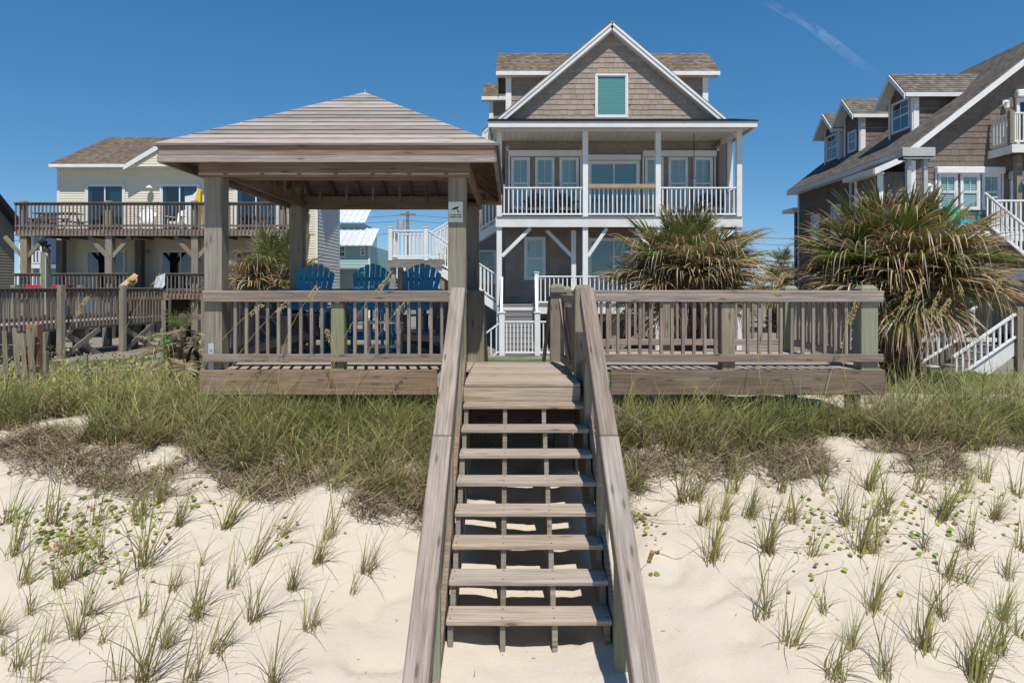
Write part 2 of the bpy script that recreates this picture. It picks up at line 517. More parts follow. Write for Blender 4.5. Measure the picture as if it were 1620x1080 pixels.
hgt = t.math('ADD', t.math('ADD', t.math('MULTIPLY', mid, .8), t.math('MULTIPLY', t.noise(co, 32, 4, .6), .45)), t.math('MULTIPLY', fine, .22))
SAND = t.finish(c, .95, t.bump(hgt, .5, .035), .12)
g = part('sand_ground', np_mesh('sand_ground', gV, gQ, SAND, smooth=True), None)
g['kind'] = 'structure'

# ------------------------------------------------------------------ deck
DX0, DX1 = -3.58, 4.28            # ends of the rim boards
LX0, LX1 = -.47, .665             # sides of the landing
DY, DB, RB, LF, LB = 7.83, 11.25, 10.22, 6.72, 8.68
deck = thing('dune_deck', 'weathered grey wooden deck with railings above the grassy dune', 'deck', (0.1, 8.5, -.6))
def planks(parent, x0, x1, y0, y1, z=0.0, w=.140, gap=.006, mat=None, name='deck_board'):
    y = y0
    while y < y1 - .03:
        e = min(y + w, y1)
        box(name, parent, mat or W_DECK, x0 + random.uniform(-.006, .006), x1 + random.uniform(-.006, .006), y, e, z - .036 + random.uniform(-.001, .002), z + random.uniform(-.002, .002), .004)
        y = e + gap
planks(deck, DX0, LX0 - .012, DY + .04, DB)
planks(deck, LX0, LX1, LF - .02, LB)
planks(deck, LX1 + .012, DX1, DY + .04, RB)
# rim boards, a little proud of the floor ends
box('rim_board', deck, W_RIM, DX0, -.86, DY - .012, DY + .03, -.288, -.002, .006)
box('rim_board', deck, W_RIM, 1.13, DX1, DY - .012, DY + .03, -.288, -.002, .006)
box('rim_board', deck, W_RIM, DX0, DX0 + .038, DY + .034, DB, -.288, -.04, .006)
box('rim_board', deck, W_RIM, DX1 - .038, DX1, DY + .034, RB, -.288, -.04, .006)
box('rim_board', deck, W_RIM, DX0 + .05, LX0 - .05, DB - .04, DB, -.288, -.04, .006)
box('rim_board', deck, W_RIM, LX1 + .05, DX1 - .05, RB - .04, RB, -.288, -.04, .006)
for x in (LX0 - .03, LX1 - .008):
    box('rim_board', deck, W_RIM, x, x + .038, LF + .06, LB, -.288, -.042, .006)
box('landing_fascia', deck, W_DECK, LX0 - .006, LX1 + .006, LF - .018, LF + .02, -.175, -.040, .004)
box('joist', deck, W_DARK, LX0 + .02, LX1 - .04, LF + .95, LF + .99, -.40, -.12, .004)
box('joist', deck, W_DARK, LX0 + .02, LX1 - .04, LF + .3, LF + .34, -.44, -.2, .004)
for x in np.arange(DX0 + .5, DX1 - .3, .5):
    if LX0 - .1 < x < LX1 + .1: continue
    box('joist', deck, W_DARK, x, x + .04, DY + .05, (DB if x < 0 else RB) - .06, -.27, -.042, 0)
for (x, y) in ((-3.3, 8.1), (-2.0, 8.2), (-.75, 8.2), (-3.3, 10.9), (-2, 10.9), (-.75, 10.9), (.95, 8.2), (2.4, 8.2), (4.0, 8.1), (.95, 9.9), (2.4, 9.9), (4.0, 9.9)):
    box('support_post', deck, W_POST, x, x + .14, y, y + .14, -1.3, -.045, .005)
for x in (LX0 + .03, LX1 - .2):
    box('support_post', deck, W_GREEN, x, x + .15, LF + .75, LF + .90, -1.5, -.05, .005)
beam('buried_board', deck, W_RIM, (.92, DY - .35, -.36), (1.85, DY - .42, -.95), .04, .26)

RT = .905                                   # rail top
def rail_run(parent, x0, x1, y, posts=(), out=-1, z=0.0, n=None, first=0.0):
    """railing along x: cap board, face board, bottom board, square balusters"""
    box('rail_cap', parent, W_RAIL, x0 - .01, x1 + .01, y - .045, y + .075, z + RT - .030, z + RT, .005)
    box('top_rail', parent, W_RAIL, x0, x1, y - .045 * 1.1, y - .012, z + RT - .128, z + RT - .034, .005)
    box('bottom_rail', parent, W_RAIL, x0, x1, y - .050, y - .012, z + .092, z + .182, .005)
    bal(parent, x0, x1, y, posts, z)
def bal(parent, x0, x1, y, posts, z):
    x = x0 + .09
    while x < x1 - .04:
        if not any(a - .045 < x < b + .015 for a, b in posts):
            jx = random.uniform(-.004, .004)
            box('baluster', parent, W_RAIL, x + jx, x + jx + .036, y - .010, y + .028, z + .10, z + RT - .034, .003)
        x += .1245
def rail_run_y(parent, y0, y1, x, z=0.0):
    box('rail_cap', parent, W_RAIL, x - .06, x + .06, y0, y1, z + RT - .030, z + RT, .005)
    box('top_rail', parent, W_RAIL, x - .05, x - .014, y0, y1, z + RT - .128, z + RT - .034, .005)
    box('bottom_rail', parent, W_RAIL, x - .05, x - .014, y0, y1, z + .092, z + .182, .005)
    y = y0 + .09
    while y < y1 - .04:
        box('baluster', parent, W_RAIL, x - .010, x + .026, y, y + .036, z + .10, z + RT - .034, .003)
        y += .1245
def rail_post(parent, x, y, s, z0, z1, mat, cap=True):
    g_ = Geo(); h = s / 2
    L = z1 - z0
    v, f = box_geo(L / 2 - (.02 if cap else 0), h, h, .008)
    g_.add(v, f, Matrix.Translation((L / 2 - (.02 if cap else 0), 0, 0)))
    if cap:                                  # chamfered top of the post
        a, b, c_ = h - .001, h * .62, L - .0405
        vv = [(c_, -a, -a), (c_, a, -a), (c_, a, a), (c_, -a, a), (c_ + .045, -b, -b), (c_ + .045, b, -b), (c_ + .045, b, b), (c_ + .045, -b, b)]
        g_.add(vv, [(0, 1, 5, 4), (1, 2, 6, 5), (2, 3, 7, 6), (3, 0, 4, 7), (4, 5, 6, 7)])
    return g_.build('rail_post', parent, mat, Matrix.Translation((x, y, z0)) @ Matrix.Rotation(R(-90), 4, 'Y'))
# left (gazebo) front railing
rail_run(deck, -3.53, -.54, DY, posts=((-2.09, -1.91), (-3.56, -3.30), (-.76, -.5)))
rail_post(deck, -2.0, DY + .07, .155, -.25, RT - .14, W_GREEN, False)
# right front railing
rail_run(deck, .86, 4.24, DY, posts=((2.40, 2.56), (3.96, 4.24)))
rail_post(deck, 2.48, DY + .068, .155, -.25, RT - .14, W_POST, False)
rail_post(deck, 4.10, DY + .088, .195, -.25, .965, W_GREEN)
# right deck: side and back railings
rail_run_y(deck, DY + .19, RB - .25, 4.13)
rail_post(deck, 4.10, RB - .12, .19, -.25, .965, W_GREEN)
rail_run(deck, .72, 4.0, RB - .11, posts=((2.2, 2.38),))
rail_post(deck, 2.29, RB - .04, .15, -.25, RT - .14, W_POST, False)
rail_post(deck, .80, RB - .1, .16, -.25, .955, W_POST)
# back side of the gazebo deck, and its left side
rail_run(deck, -3.40, -.75, DB - .12)
rail_run_y(deck, DY + .22, DB - .35, -3.50)
rail_run_y(deck, DY + .20, LB - .02, -.60)
rail_run_y(deck, LB + .2, DB - .35, -.60)
# posts where the landing drops to the back steps
rail_post(deck, -.46, LB + .06, .21, -.3, .90, W_POST, False)
rail_post(deck, .575, LB + .08, .175, -.3, .985, W_POST)
box('rail_cap', deck, W_RAIL, .49, .73, LB - .05, LB + .17, RT - .03, RT, .005)
beam('handrail', deck, W_RIM, (.50, LB + .2, .78), (.47, LB + 2.3, -.62), .04, .14)
beam('handrail', deck, W_RIM, (-.38, LB + .2, .74), (-.38, LB + 2.3, -.66), .04, .14)
rail_run_y(deck, LB + .25, RB - .2, .70)
# posts at the head of the stairs
rail_post(deck, .735, 7.10, .175, -1.0, .965, W_POST)
rail_post(deck, -.575, 7.06, .15, -1.0, .86, W_POST, False)
box('rail_cap', deck, W_RAIL, -.68, -.52, 7.14, DY - .05, RT - .03, RT, .005)
box('rail_cap', deck, W_RAIL, .68, .83, 7.20, DY - .05, RT - .03, RT, .005)
for y in (7.24, 7.36, 7.48, 7.6, 7.72):
    box('baluster', deck, W_RAIL, -.60, -.564, y, y + .036, .02, RT - .032, .003)
    box('baluster', deck, W_RAIL, .76, .796, y, y + .036, .02, RT - .032, .003)
for k, (x, z) in enumerate(((-3.49, .06), (-3.49, .17))):
    pass

# gate, standing open along the landing
gate = thing('gate', 'open wooden baluster gate folded back beside the top of the stairs', 'gate', (.63, 7.2, .05))
with frame(at(.655, 7.20, 0, R(90 + 3.0))):
    box('gate_stile', gate, W_RAIL, 0, .07, -.02, .02, .05, .86)
    box('gate_stile', gate, W_RAIL, .96, 1.03, -.02, .02, .05, .86)
    box('gate_rail', gate, W_RAIL, .07, .96, -.019, .019, .05, .14)
    box('gate_rail', gate, W_RAIL, .07, .96, -.019, .019, .77, .86)
    for k in range(8): box('baluster', gate, W_RAIL, .13 + k * .105, .166 + k * .105, -.045, -.021, .06, .85, .003)
    beam('brace', gate, W_RIM, (.08, .036, .14), (.95, .036, .78), .03, .085)

# ------------------------------------------------------------------ stairs to the beach
RISE, RUN, NT_ = .175, .24, 8
SX0, SX1 = -.46, .70
stairs = thing('beach_staircase', 'weathered open wooden stairs with handrails going down to the sand', 'stairs', (.12, 5.7, -1.6))
for i in range(1, NT_ + 1):
    yf = LF - RUN * i
    z = -RISE * i
    box('tread', stairs, W_DECK, SX0 - .008 + random.uniform(-.004, .004), SX1 + .008 + random.uniform(-.004, .004), yf, yf + .232, z - .038, z, .006)
_sc = Geo().tube([(0, 0, -.004), (0, 0, .0015)], .0065, n=8)
_scm = mesh('screw', _sc.v, _sc.f, P_BLACK)
for o_ in [o for o in stairs.children if o.name.startswith('tread')]:
    y_, z_ = WM[o_.name].translation.y, WM[o_.name].translation.z + .019
    for sx_ in (SX0 + .022, SX0 + .394, SX0 + .764, SX1 - .022):
        for dy_ in (-.07, .07): part('screw', _scm, o_, Matrix.Translation((sx_ + random.uniform(-.005, .005), y_ + dy_ + random.uniform(-.01, .01), z_)))
def stringer(x, mat, w=.038):
    pts = []
    for i in range(0, NT_ + 1):               # sawtooth from the top down
        y = LF - RUN * i
        pts.append((y + RUN if i else LF + .55, -RISE * (i) - .0395 if i else -.30))
        pts.append((y + .025, -RISE * (i) - .0395 if i else -.30))
    yb = LF - RUN * NT_ + .025
    pts.append((yb, -1.68))
    pts.append((yb + .10, -1.70))
    pts.append((LF + .55, -.60))
    prism('stringer', stairs, mat, pts, x, x + w, 'x')
for x in (SX0 + .004, SX0 + .375, SX0 + .745, SX1 - .042): stringer(x, W_POST)
def slope_z(y, off): return off + (y - LF) * RISE / RUN
for side, x in ((-1, SX0 - .055), (1, SX1 + .012)):
    y0, y1 = 4.44, LF + .35                    # closed skirt board beside the treads
    pts = [(y0, slope_z(y0, -.02)), (y1, slope_z(y1, -.02)), (y1, slope_z(y1, -.30)), (y0, slope_z(y0, -.30))]
    prism('skirt_board', stairs, W_RIM, pts, x, x + .038, 'x')
    xr = -.535 if side < 0 else .742
    def rz(y): return .885 + (y - LF) * .725
    seam = 5.22
    yt = LF + .06
    beam('handrail_cap', stairs, W_RAIL, (xr, 3.3, rz(3.3)), (xr, seam, rz(seam)), .145, .042, bev=.007)
    beam('handrail_cap', stairs, W_RAIL, (xr, seam + .005, rz(seam + .005)), (xr, yt, rz(yt)), .14, .042, bev=.007)
    xi = xr + (.052 if side < 0 else -.052)
    beam('handrail_side', stairs, W_RAIL, (xi, 3.3, rz(3.3) - .098), (xi, yt, rz(yt) - .098), .036, .13, bev=.005)
    for y in (4.50, 5.45, 6.40):
        gz = H(xr, y) - .3
        box('newel_post', stairs, W_GREEN if y < 5 else W_POST, xr - (.03 if side < 0 else .06), xr + (.06 if side < 0 else .03), y, y + .09, gz, rz(y) - .03, .004)

# ------------------------------------------------------------------ gazebo
GX0, GX1, GY0, GY1 = -3.54, -.53, 7.842, 11.05
gz_ = thing('gazebo', 'square wooden gazebo with a hipped board roof on four thick posts', 'gazebo', ((GX0 + GX1) / 2, (GY0 + GY1) / 2, 0))
PS = .205
for (x, y) in ((GX0, GY0), (GX1 - PS, GY0), (GX0, GY1 - PS), (GX1 - PS, GY1 - PS)):
    box('post', gz_, W_POST, x, x + PS, y, y + PS, -.27 if y > 8 else -.001, 2.30, .008)
box('post_bracket', gz_, P_METAL, GX0 + .055, GX0 + .12, GY0 - .012, GY0 - .003, .002, .30, .002)
for z in (.16, .24):
    g_ = Geo().tube([(GX0 + .088, GY0 - .022, z), (GX0 + .088, GY0 - .013, z)], .014, n=8)
    g_.build('bolt', gz_, P_METAL)
BZ0, BZ1 = 2.205, 2.385
def ring_beams(o, z0, z1, th, mat):
    x0, x1, y0, y1 = GX0 - o, GX1 + o, GY0 - o, GY1 + o
    box('header_beam', gz_, mat, x0, x1, y0, y0 + th, z0, z1, .006)
    box('header_beam', gz_, mat, x0, x1, y1 - th, y1, z0, z1, .006)
    box('header_beam', gz_, mat, x0 + .001, x0 + th, y0 + th + .002, y1 - th - .002, z0, z1, .006)
    box('header_beam', gz_, mat, x1 - th, x1 - .001, y0 + th + .002, y1 - th - .002, z0, z1, .006)
ring_beams(.045, BZ0, BZ1, .042, W_RIM)
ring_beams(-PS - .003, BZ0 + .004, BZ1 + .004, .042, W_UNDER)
# roof
OH = .36
cx, cy = (GX0 + GX1) / 2, (GY0 + GY1) / 2
ax_, by_ = (GX1 - GX0) / 2 + OH, (GY1 - GY0) / 2 + OH
EZ, AZ = 2.505, 3.62
fz0 = EZ - .19
for k in range(4):
    half, run = (ax_, by_) if k % 2 == 0 else (by_, ax_)
    with frame(at(cx, cy, 0, k * R(90))):
        N = 14
        nrm = Vector((0, -(AZ - EZ), run)).normalized()
        for i in range(N):
            a, b = i / N, (i + 1) / N - .0035
            jit = random.uniform(0, .003)
            lip = -.02 if i == 0 else 0.0
            h0 = half * (1 - a) + (.02 if i == 0 else 0); h1 = max(half * (1 - b), .004)
            y0 = -run * (1 - a) + lip; y1 = -run * (1 - b)
            z0 = EZ + (AZ - EZ) * a + lip * (AZ - EZ) / run; z1 = EZ + (AZ - EZ) * b
            up0, up1 = nrm * (.026 + jit), nrm * (.018 + jit)
            v = [(-h0, y0, z0), (h0, y0, z0), (h1, y1, z1), (-h1, y1, z1)]
            ex = 0.0
            v += [(-h0 - ex, y0 + up0.y, z0 + up0.z), (h0 + ex, y0 + up0.y, z0 + up0.z), (h1 + ex, y1 + up1.y, z1 + up1.z), (-h1 - ex, y1 + up1.y, z1 + up1.z)]
            f = [(3, 2, 1, 0), (4, 5, 6, 7), (0, 1, 5, 4), (1, 2, 6, 5), (2, 3, 7, 6), (3, 0, 4, 7)]
            part('roof_board', mesh('roof_board', v, f, W_ROOF), gz_)
        # fascia of two boards
        box('fascia', gz_, W_RIM, -half + .02, half - .02, -run + .005, -run + .035, EZ - .115, EZ - .006, .004)
        box('fascia', gz_, W_ROOF, -half + .02, half - .02, -run + .0, -run + .035, EZ - .19, EZ - .117, .004)
        # rafters, set on edge, cut at the hips
        slope = (AZ - EZ) / run
        for x in np.arange(-half + .22, half - .1, .42):
            tt = min(run, run * (1 - abs(x) / half)) - .03
            if tt < .1: continue
            y0, y1 = -run + .037, -run + tt
            d0 = .135
            zz = lambda y: EZ + (y + run) * slope - .012
            pts = [(y0, zz(y0)), (y1, zz(y1)), (y1, zz(y1) - d0), (y0 + .05, zz(y0 + .05) - d0), (y0, zz(y0) - d0 * .75)]
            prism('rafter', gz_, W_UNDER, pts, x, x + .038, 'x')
        for x in np.arange(-half + .7, half - .5, .42):     # hangers on the inside of the headers
            box('rafter_hanger', gz_, W_UNDER, x + .04, x + .078, -run + OH + .25, -run + OH + .289, BZ0 + .09, BZ1 + .16, .003)
for sx in (-1, 1):
    for sy in (-1, 1):
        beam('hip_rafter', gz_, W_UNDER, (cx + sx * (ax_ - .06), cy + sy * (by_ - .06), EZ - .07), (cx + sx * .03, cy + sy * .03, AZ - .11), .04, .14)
Geo().tube([(cx, cy, AZ - .02), (cx, cy, AZ + .06)], .006, n=6).build('lightning_spike', gz_, P_METAL)

# ------------------------------------------------------------------ sign on the front post
sign = thing('surveillance_sign', 'small pale video surveillance sign with a camera picture on the gazebo post', 'sign', (X(721, GY0), GY0 - .002, 1.68))
sxc, szc = X(721, GY0), (Z(319, GY0) + Z(352, GY0)) / 2
SW, SH = .166, .235
with frame(at(sxc, GY0 - .004, szc)):
    box('plate', sign, P_SIGN, -SW / 2, SW / 2, -.006, 0, -SH / 2, SH / 2, .002)
    g_ = Geo().prism([(-.030, .020), (.030, .042), (.036, .066), (-.018, .050), (-.036, .036)], -.008, -.0065)
    g_.prism([(-.046, .026), (-.038, .024), (-.040, .042), (-.048, .040)], -.008, -.0065)
    g_.prism([(.012, .030), (.022, .034), (.034, .004), (.044, .004), (.044, -.004), (.026, -.004)], -.008, -.0065)
    g_.build('camera_picture', sign, P_SIGNINK)
    for k, (txt, sz, zz) in enumerate((('24 HOUR VIDEO', .0185, -.040), ('SURVEILLANCE', .0205, -.066))):
        cu = bpy.data.curves.new('lettering', 'FONT')
        cu.body = txt; cu.size = sz; cu.align_x = 'CENTER'; cu.extrude = .0006; cu.offset = .0005
        tmp = bpy.data.objects.new('lettering_source', cu)
        me = bpy.data.meshes.new_from_object(tmp)
        bpy.data.objects.remove(tmp)
        me.materials.clear(); me.materials.append(P_SIGNINK)
        part('lettering', me, sign, Matrix.Translation((0, -.0085, zz)) @ Matrix.Rotation(R(90), 4, 'X'))
    for zz in (-.108, .108):
        Geo().tube([(0, -.010, zz), (0, -.005, zz)], .005, n=8).build('screw', sign, P_METAL)

# ------------------------------------------------------------------ adirondack chairs
def adirondack(name, label, mat, seat_h=.36, tall=False, group=None, nslat=7):
    """faces -y; origin on the floor under the seat"""
    t_ = thing(name, label, 'chair', (0, 0, 0), group)
    w = .29
    sf, sb = seat_h, seat_h - (.05 if tall else .12)
    for k in range(6):                                     # seat slats
        a = k / 5; y = -.27 + a * .46
        z = sf + (sb - sf) * a
        box('seat_slat', t_, mat, -w + .02, w - .02, y, y + .082, z - .022, z, .004)
    lean = R(16 if tall else 22)
    hb = .74 if tall else .80
    M = Matrix.Translation((0, .17, sb - .02)) @ Matrix.Rotation(-lean, 4, 'X')
    for k in range(nslat):                                 # fanned back slats, rounded outline
        u = (k - (nslat - 1) / 2) / ((nslat - 1) / 2)
        top = hb * (1 - .17 * u * u)
        x0, x1 = u * .20, u * .285
        hw = .0405
        pts = [(x0 - hw * .75, 0), (x0 + hw * .75, 0)]
        dz = .055 * u
        pts += [(x1 + hw, top - .016 - max(0, dz)), (x1 + hw * .8, top - max(0, dz) * .85), (x1 - hw * .8, top + min(0, dz) * .85), (x1 - hw, top - .016 + min(0, dz))]
        v, f = prism_geo(pts, 0, .02, 'y')
        part('back_slat', mesh('back_slat', v, f, mat), t_, M)
    for zz, ww in ((.12, .22), (.48, .27)):
        v, f = box_geo(ww, .011, .03, .003)
        part('back_brace', mesh('back_brace', v, f, mat), t_, M @ Matrix.Translation((0, .034, zz)))
    az = seat_h + .20
    for s in (-1, 1):
        v, f = prism_geo([(s * .27, -.36), (s * .40, -.36), (s * .42, -.28), (s * .38, .12), (s * .32, .36), (s * .27, .36)], az, az + .022, 'z')
        part('armrest', mesh('armrest', v, f, mat), t_)
        x = s * .315
        box('front_leg', t_, mat, x - .013, x + .013, -.31, -.20, 0, az - .002, .004)
        if tall:
            box('rear_leg', t_, mat, x - .013, x + .013, .20, .31, 0, az - .002, .004)
            box('side_rail', t_, mat, x - .012, x + .012, -.2, .2, .20, .28, .004)
            box('side_rail', t_, mat, s * .285 - .01, s * .285 + .01, -.30, .30, sb - .12, sb - .03, .004)
        else:
            beam('rear_leg', t_, mat, (s * .285, -.30, sf - .06), (s * .285, .56, .05), .024, .10)
            box('arm_support', t_, mat, s * .305 - .012, s * .305 + .012, .2, .27, sb + .02, az - .002, .004)
    if tall:
        for z in (.22, .34): box('foot_rest', t_, mat, -.30, .30, -.37 + (z - .22) * .3, -.29 + (z - .22) * .3, z, z + .022, .004)
        box('cross_rail', t_, mat, -.30, .30, .21, .235, .2, .3, .004)
    box('seat_apron', t_, mat, -.30, .30, -.30, -.278, sf - .11, sf - .024, .004)
    return t_
cb = adirondack('adirondack_chair', 'tall blue wooden deck chair leftmost of three at the back of the gazebo', P_BLUE, .77, True, 'tall blue chairs in the gazebo')
CHG = 'tall blue chairs in the gazebo'
dch = 10.2
cb.matrix_basis = at(X(490, dch), dch, 0, R(2)) @ Matrix.Scale(.93, 4)
copy_tree(cb, at(X(580, dch), dch + .02, 0, R(-3)) @ Matrix.Scale(.93, 4), 'tall blue wooden deck chair in the middle of three in the gazebo', CHG)
copy_tree(cb, at(X(660, dch), dch - .03, 0, R(-6)) @ Matrix.Scale(.93, 4), 'tall blue wooden deck chair nearest the surveillance sign post, rightmost of three', CHG)
cg = adirondack('adirondack_chair', 'low grey-brown deck chair turned sideways at the left end of the gazebo', P_GREYCH, .36, False, 'low grey-brown chairs in the gazebo')
cg.matrix_basis = at(-3.02, 8.95, 0, R(75))
copy_tree(cg, at(-1.02, 9.05, 0, R(-28)), 'low grey-brown deck chair facing away behind the right end of the gazebo railing', 'low grey-brown chairs in the gazebo')
copy_tree(cg, at(-3.05, 9.85, 0, R(62)), 'low grey-brown deck chair half hidden behind the left gazebo chair', 'low grey-brown chairs in the gazebo')
# little white table between them
tb = thing('side_table', 'small white slatted side table between the chairs in the gazebo', 'table', (X(607, 9.1), 9.1, 0))
with frame(at(X(607, 9.1), 9.1, 0, R(8))):
    for k in range(5): box('top_slat', tb, P_WHITE_W, -.27, .27, -.22 + k * .09, -.138 + k * .09, .47, .492, .004)
    for s in (-1, 1):
        for q in (-1, 1): box('leg', tb, P_WHITE_W, s * .21 - .035, s * .21 + .035, q * .17 - .011, q * .17 + .011, 0, .468, .004)
        box('apron', tb, P_WHITE_W, s * .21 - .011, s * .21 + .011, -.155, .155, .38, .466, .003)
    for k in range(3): box('shelf_slat', tb, P_WHITE_W, -.24, .24, -.14 + k * .1, -.06 + k * .1, .15, .17, .003)

# ------------------------------------------------------------------ house helpers (wall plane y = 0, outside is -y)
def ring(g_, x0, x1, z0, z1, t, y0, y1):
    g_.box(x0, x0 + t, y0, y1, z0, z1); g_.box(x1 - t, x1, y0, y1, z0, z1)
    g_.box(x0 + t, x1 - t, y0, y1, z1 - t, z1); g_.box(x0 + t, x1 - t, y0, y1, z0, z0 + t)
    return g_
def window(parent, x0, x1, z0, z1, blind=None, t=.06, meet=True, grid=False, glass=None, slats=True, casing=None):
    """double-hung window: casing, sashes, panes, blind behind the glass"""
    w = ring(Geo(), x0, x1, z0, z1, t, -.07, .0).build('window', parent, casing or P_WHITE)
    ix0, ix1, iz0, iz1 = x0 + t, x1 - t, z0 + t, z1 - t
    zm = (iz0 + iz1) / 2
    s_ = Geo(); q = .035
    if meet:
        ring(s_, ix0, ix1, zm, iz1, q, -.055, -.03); ring(s_, ix0, ix1, iz0, zm - .002, q, -.048, -.022)
        if grid:
            xm = (ix0 + ix1) / 2
            s_.box(xm - .01, xm + .01, -.052, -.034, zm + q, iz1 - q); s_.box(xm - .01, xm + .01, -.045, -.026, iz0 + q, zm - q)
            s_.box(ix0 + q, ix1 - q, -.051, -.035, (zm + iz1) / 2 - .01, (zm + iz1) / 2 + .01)
        elif (ix1 - ix0) < 1.2:
            xm = (ix0 + ix1) / 2
            s_.box(xm - .008, xm + .008, -.052, -.034, zm + q, iz1 - q)
    else: ring(s_, ix0, ix1, iz0, iz1, q, -.05, -.025)
    s_.build('sash', w, casing or P_WHITE)
    if meet:
        Geo().box(ix0 + q, ix1 - q, -.044, -.041, zm + q, iz1 - q).build('pane', w, glass or GLASS)
        Geo().box(ix0 + q, ix1 - q, -.037, -.034, iz0 + q, zm - .002 - q).build('pane', w, glass or GLASS)
    else: Geo().box(ix0 + q, ix1 - q, -.040, -.037, iz0 + q, iz1 - q).build('pane', w, glass or GLASS)
    if blind:
        b = Geo()
        if slats:
            n = int((iz1 - iz0) / .072)
            for k in range(n):
                z = iz0 + (k + .5) * (iz1 - iz0) / n
                hh = (iz1 - iz0) / n * .47
                b.add([(ix0, -.018, z - hh), (ix1, -.018, z - hh), (ix1, -.009, z + hh * .98), (ix0, -.009, z + hh * .98)], [(0, 1, 2, 3)])
        else: b.box(ix0, ix1, -.016, -.010, iz0, iz1)
        b.build('blind', w, blind, kind='stuff' if slats else None)
    Geo().box(ix0, ix1, -.006, -.002, iz0, iz1).build('dim_room_panel', w, P_INSIDE)  # flat panel on the solid wall, indoor darkness put into its colour
    return w
def slider(parent, x0, x1, z0, z1, curtain=None, glass=None, t=.07, name='sliding_door'):
    """two-leaf sliding glass door"""
    d_ = ring(Geo(), x0, x1, z0, z1, t, -.08, 0).build(name, parent, P_WHITE)
    ix0, ix1, iz0, iz1 = x0 + t, x1 - t, z0 + t, z1 - t
    xm = (ix0 + ix1) / 2
    for k, (a, b, y) in enumerate(((ix0, xm + .03, -.045), (xm - .03, ix1, -.068))):
        lf = ring(Geo(), a, b, iz0, iz1, .055, y - .012, y + .012).build('leaf_frame', d_, P_WHITE)
        Geo().box(a + .055, b - .055, y - .002, y + .002, iz0 + .055, iz1 - .055).build('pane', d_, glass or GLASS_D)
    Geo().box(ix0, ix1, -.006, -.002, iz0, iz1).build('dim_room_panel', d_, P_INSIDE)  # dark-painted panel in place of a shaded interior
    if curtain:
        for (a, b) in curtain:
            g_ = Geo(); n = max(4, int((b - a) * 14))
            xs = np.linspace(ix0 + a * (ix1 - ix0), ix0 + b * (ix1 - ix0), n + 1)
            vv = []; ff = []
            for k, x in enumerate(xs):
                y = -.012 - (.012 if k % 2 else 0); vv += [(x, y, iz0 + .02), (x, y, iz1 - .02)]
            for k in range(n): ff.append((2 * k, 2 * k + 2, 2 * k + 3, 2 * k + 1))
            g_.add(vv, ff).build('curtain', d_, P_CURT)
    return d_
def shakes(parent, mat, jmat, x0, x1, z0, z1, holes=(), roof=None, expo=.19, wr=(.14, .26), single=0, y=0.0):
    """courses of shingle siding; the first `single` become parts of their own, the rest one joined part"""
    J = Geo(); cnt = 0; z = z0; row = 0
    rr = random.Random(int(x0 * 91 + z0 * 17) + 5)
    while z < z1 - .03:
        e = min(expo, z1 - z); x = x0 - (rr.random() * .1)
        while x < x1 - .01:
            w = rr.uniform(*wr); a, b = max(x, x0), min(x + w - .006, x1); x += w
            if b - a < .03: continue
            zb = z + rr.uniform(-.012, .006); ta, tb_ = z + e + .012, z + e + .012
            if roof:
                ta, tb_ = min(ta, roof(a)), min(tb_, roof(b))
                if ta <= zb + .02 and tb_ <= zb + .02: continue
                ta, tb_ = max(ta, zb + .003), max(tb_, zb + .003)
            mx, mz = (a + b) / 2, z + e / 2
            if any(h[0] < mx < h[1] and h[2] < mz < h[3] for h in holes): continue
            yo = rr.uniform(-.004, .0)
            v = [(a, y - .030 + yo, zb), (b, y - .030 + yo, zb), (b, y - .012 + yo, tb_), (a, y - .012 + yo, ta),
                 (a, y - .001, zb), (b, y - .001, zb), (b, y - .001, tb_), (a, y - .001, ta)]
            f = [(0, 1, 2, 3), (4, 5, 1, 0), (0, 3, 7, 4), (1, 5, 6, 2), (3, 2, 6, 7)]
            if cnt < single:
                ox = Vector(v[0]); part('shake', mesh('shake', [Vector(p) - ox for p in v], f, mat), parent, Matrix.Translation(ox))
            else: J.add(v, f)
            cnt += 1
        z += expo; row += 1
    if J.v: J.build('shake_siding', parent, jmat, kind='stuff')
def clap(parent, mat, x0, x1, z0, z1, holes=(), roof=None, e=.115):
    """horizontal lap siding of one wall"""
    J = Geo(); z = z0
    while z < z1 - .01:
        spans = [(x0, x1)]
        for h in holes:
            if h[2] < z + e / 2 < h[3]:
                spans = [q for (a, b) in spans for q in ((a, min(b, h[0])), (max(a, h[1]), b)) if q[1] - q[0] > .02]
        for a, b in spans:
            if roof:
                while a < b and roof(a) < z + e: a += .03
                while b > a and roof(b) < z + e: b -= .03
                if b - a < .05: continue
            J.add([(a, -.024, z), (b, -.024, z), (b, -.008, z + e), (a, -.008, z + e), (a, 0, z), (b, 0, z)], [(0, 1, 2, 3), (4, 5, 1, 0)])
        z += e
    J.build('lap_siding', parent, mat, kind='stuff')
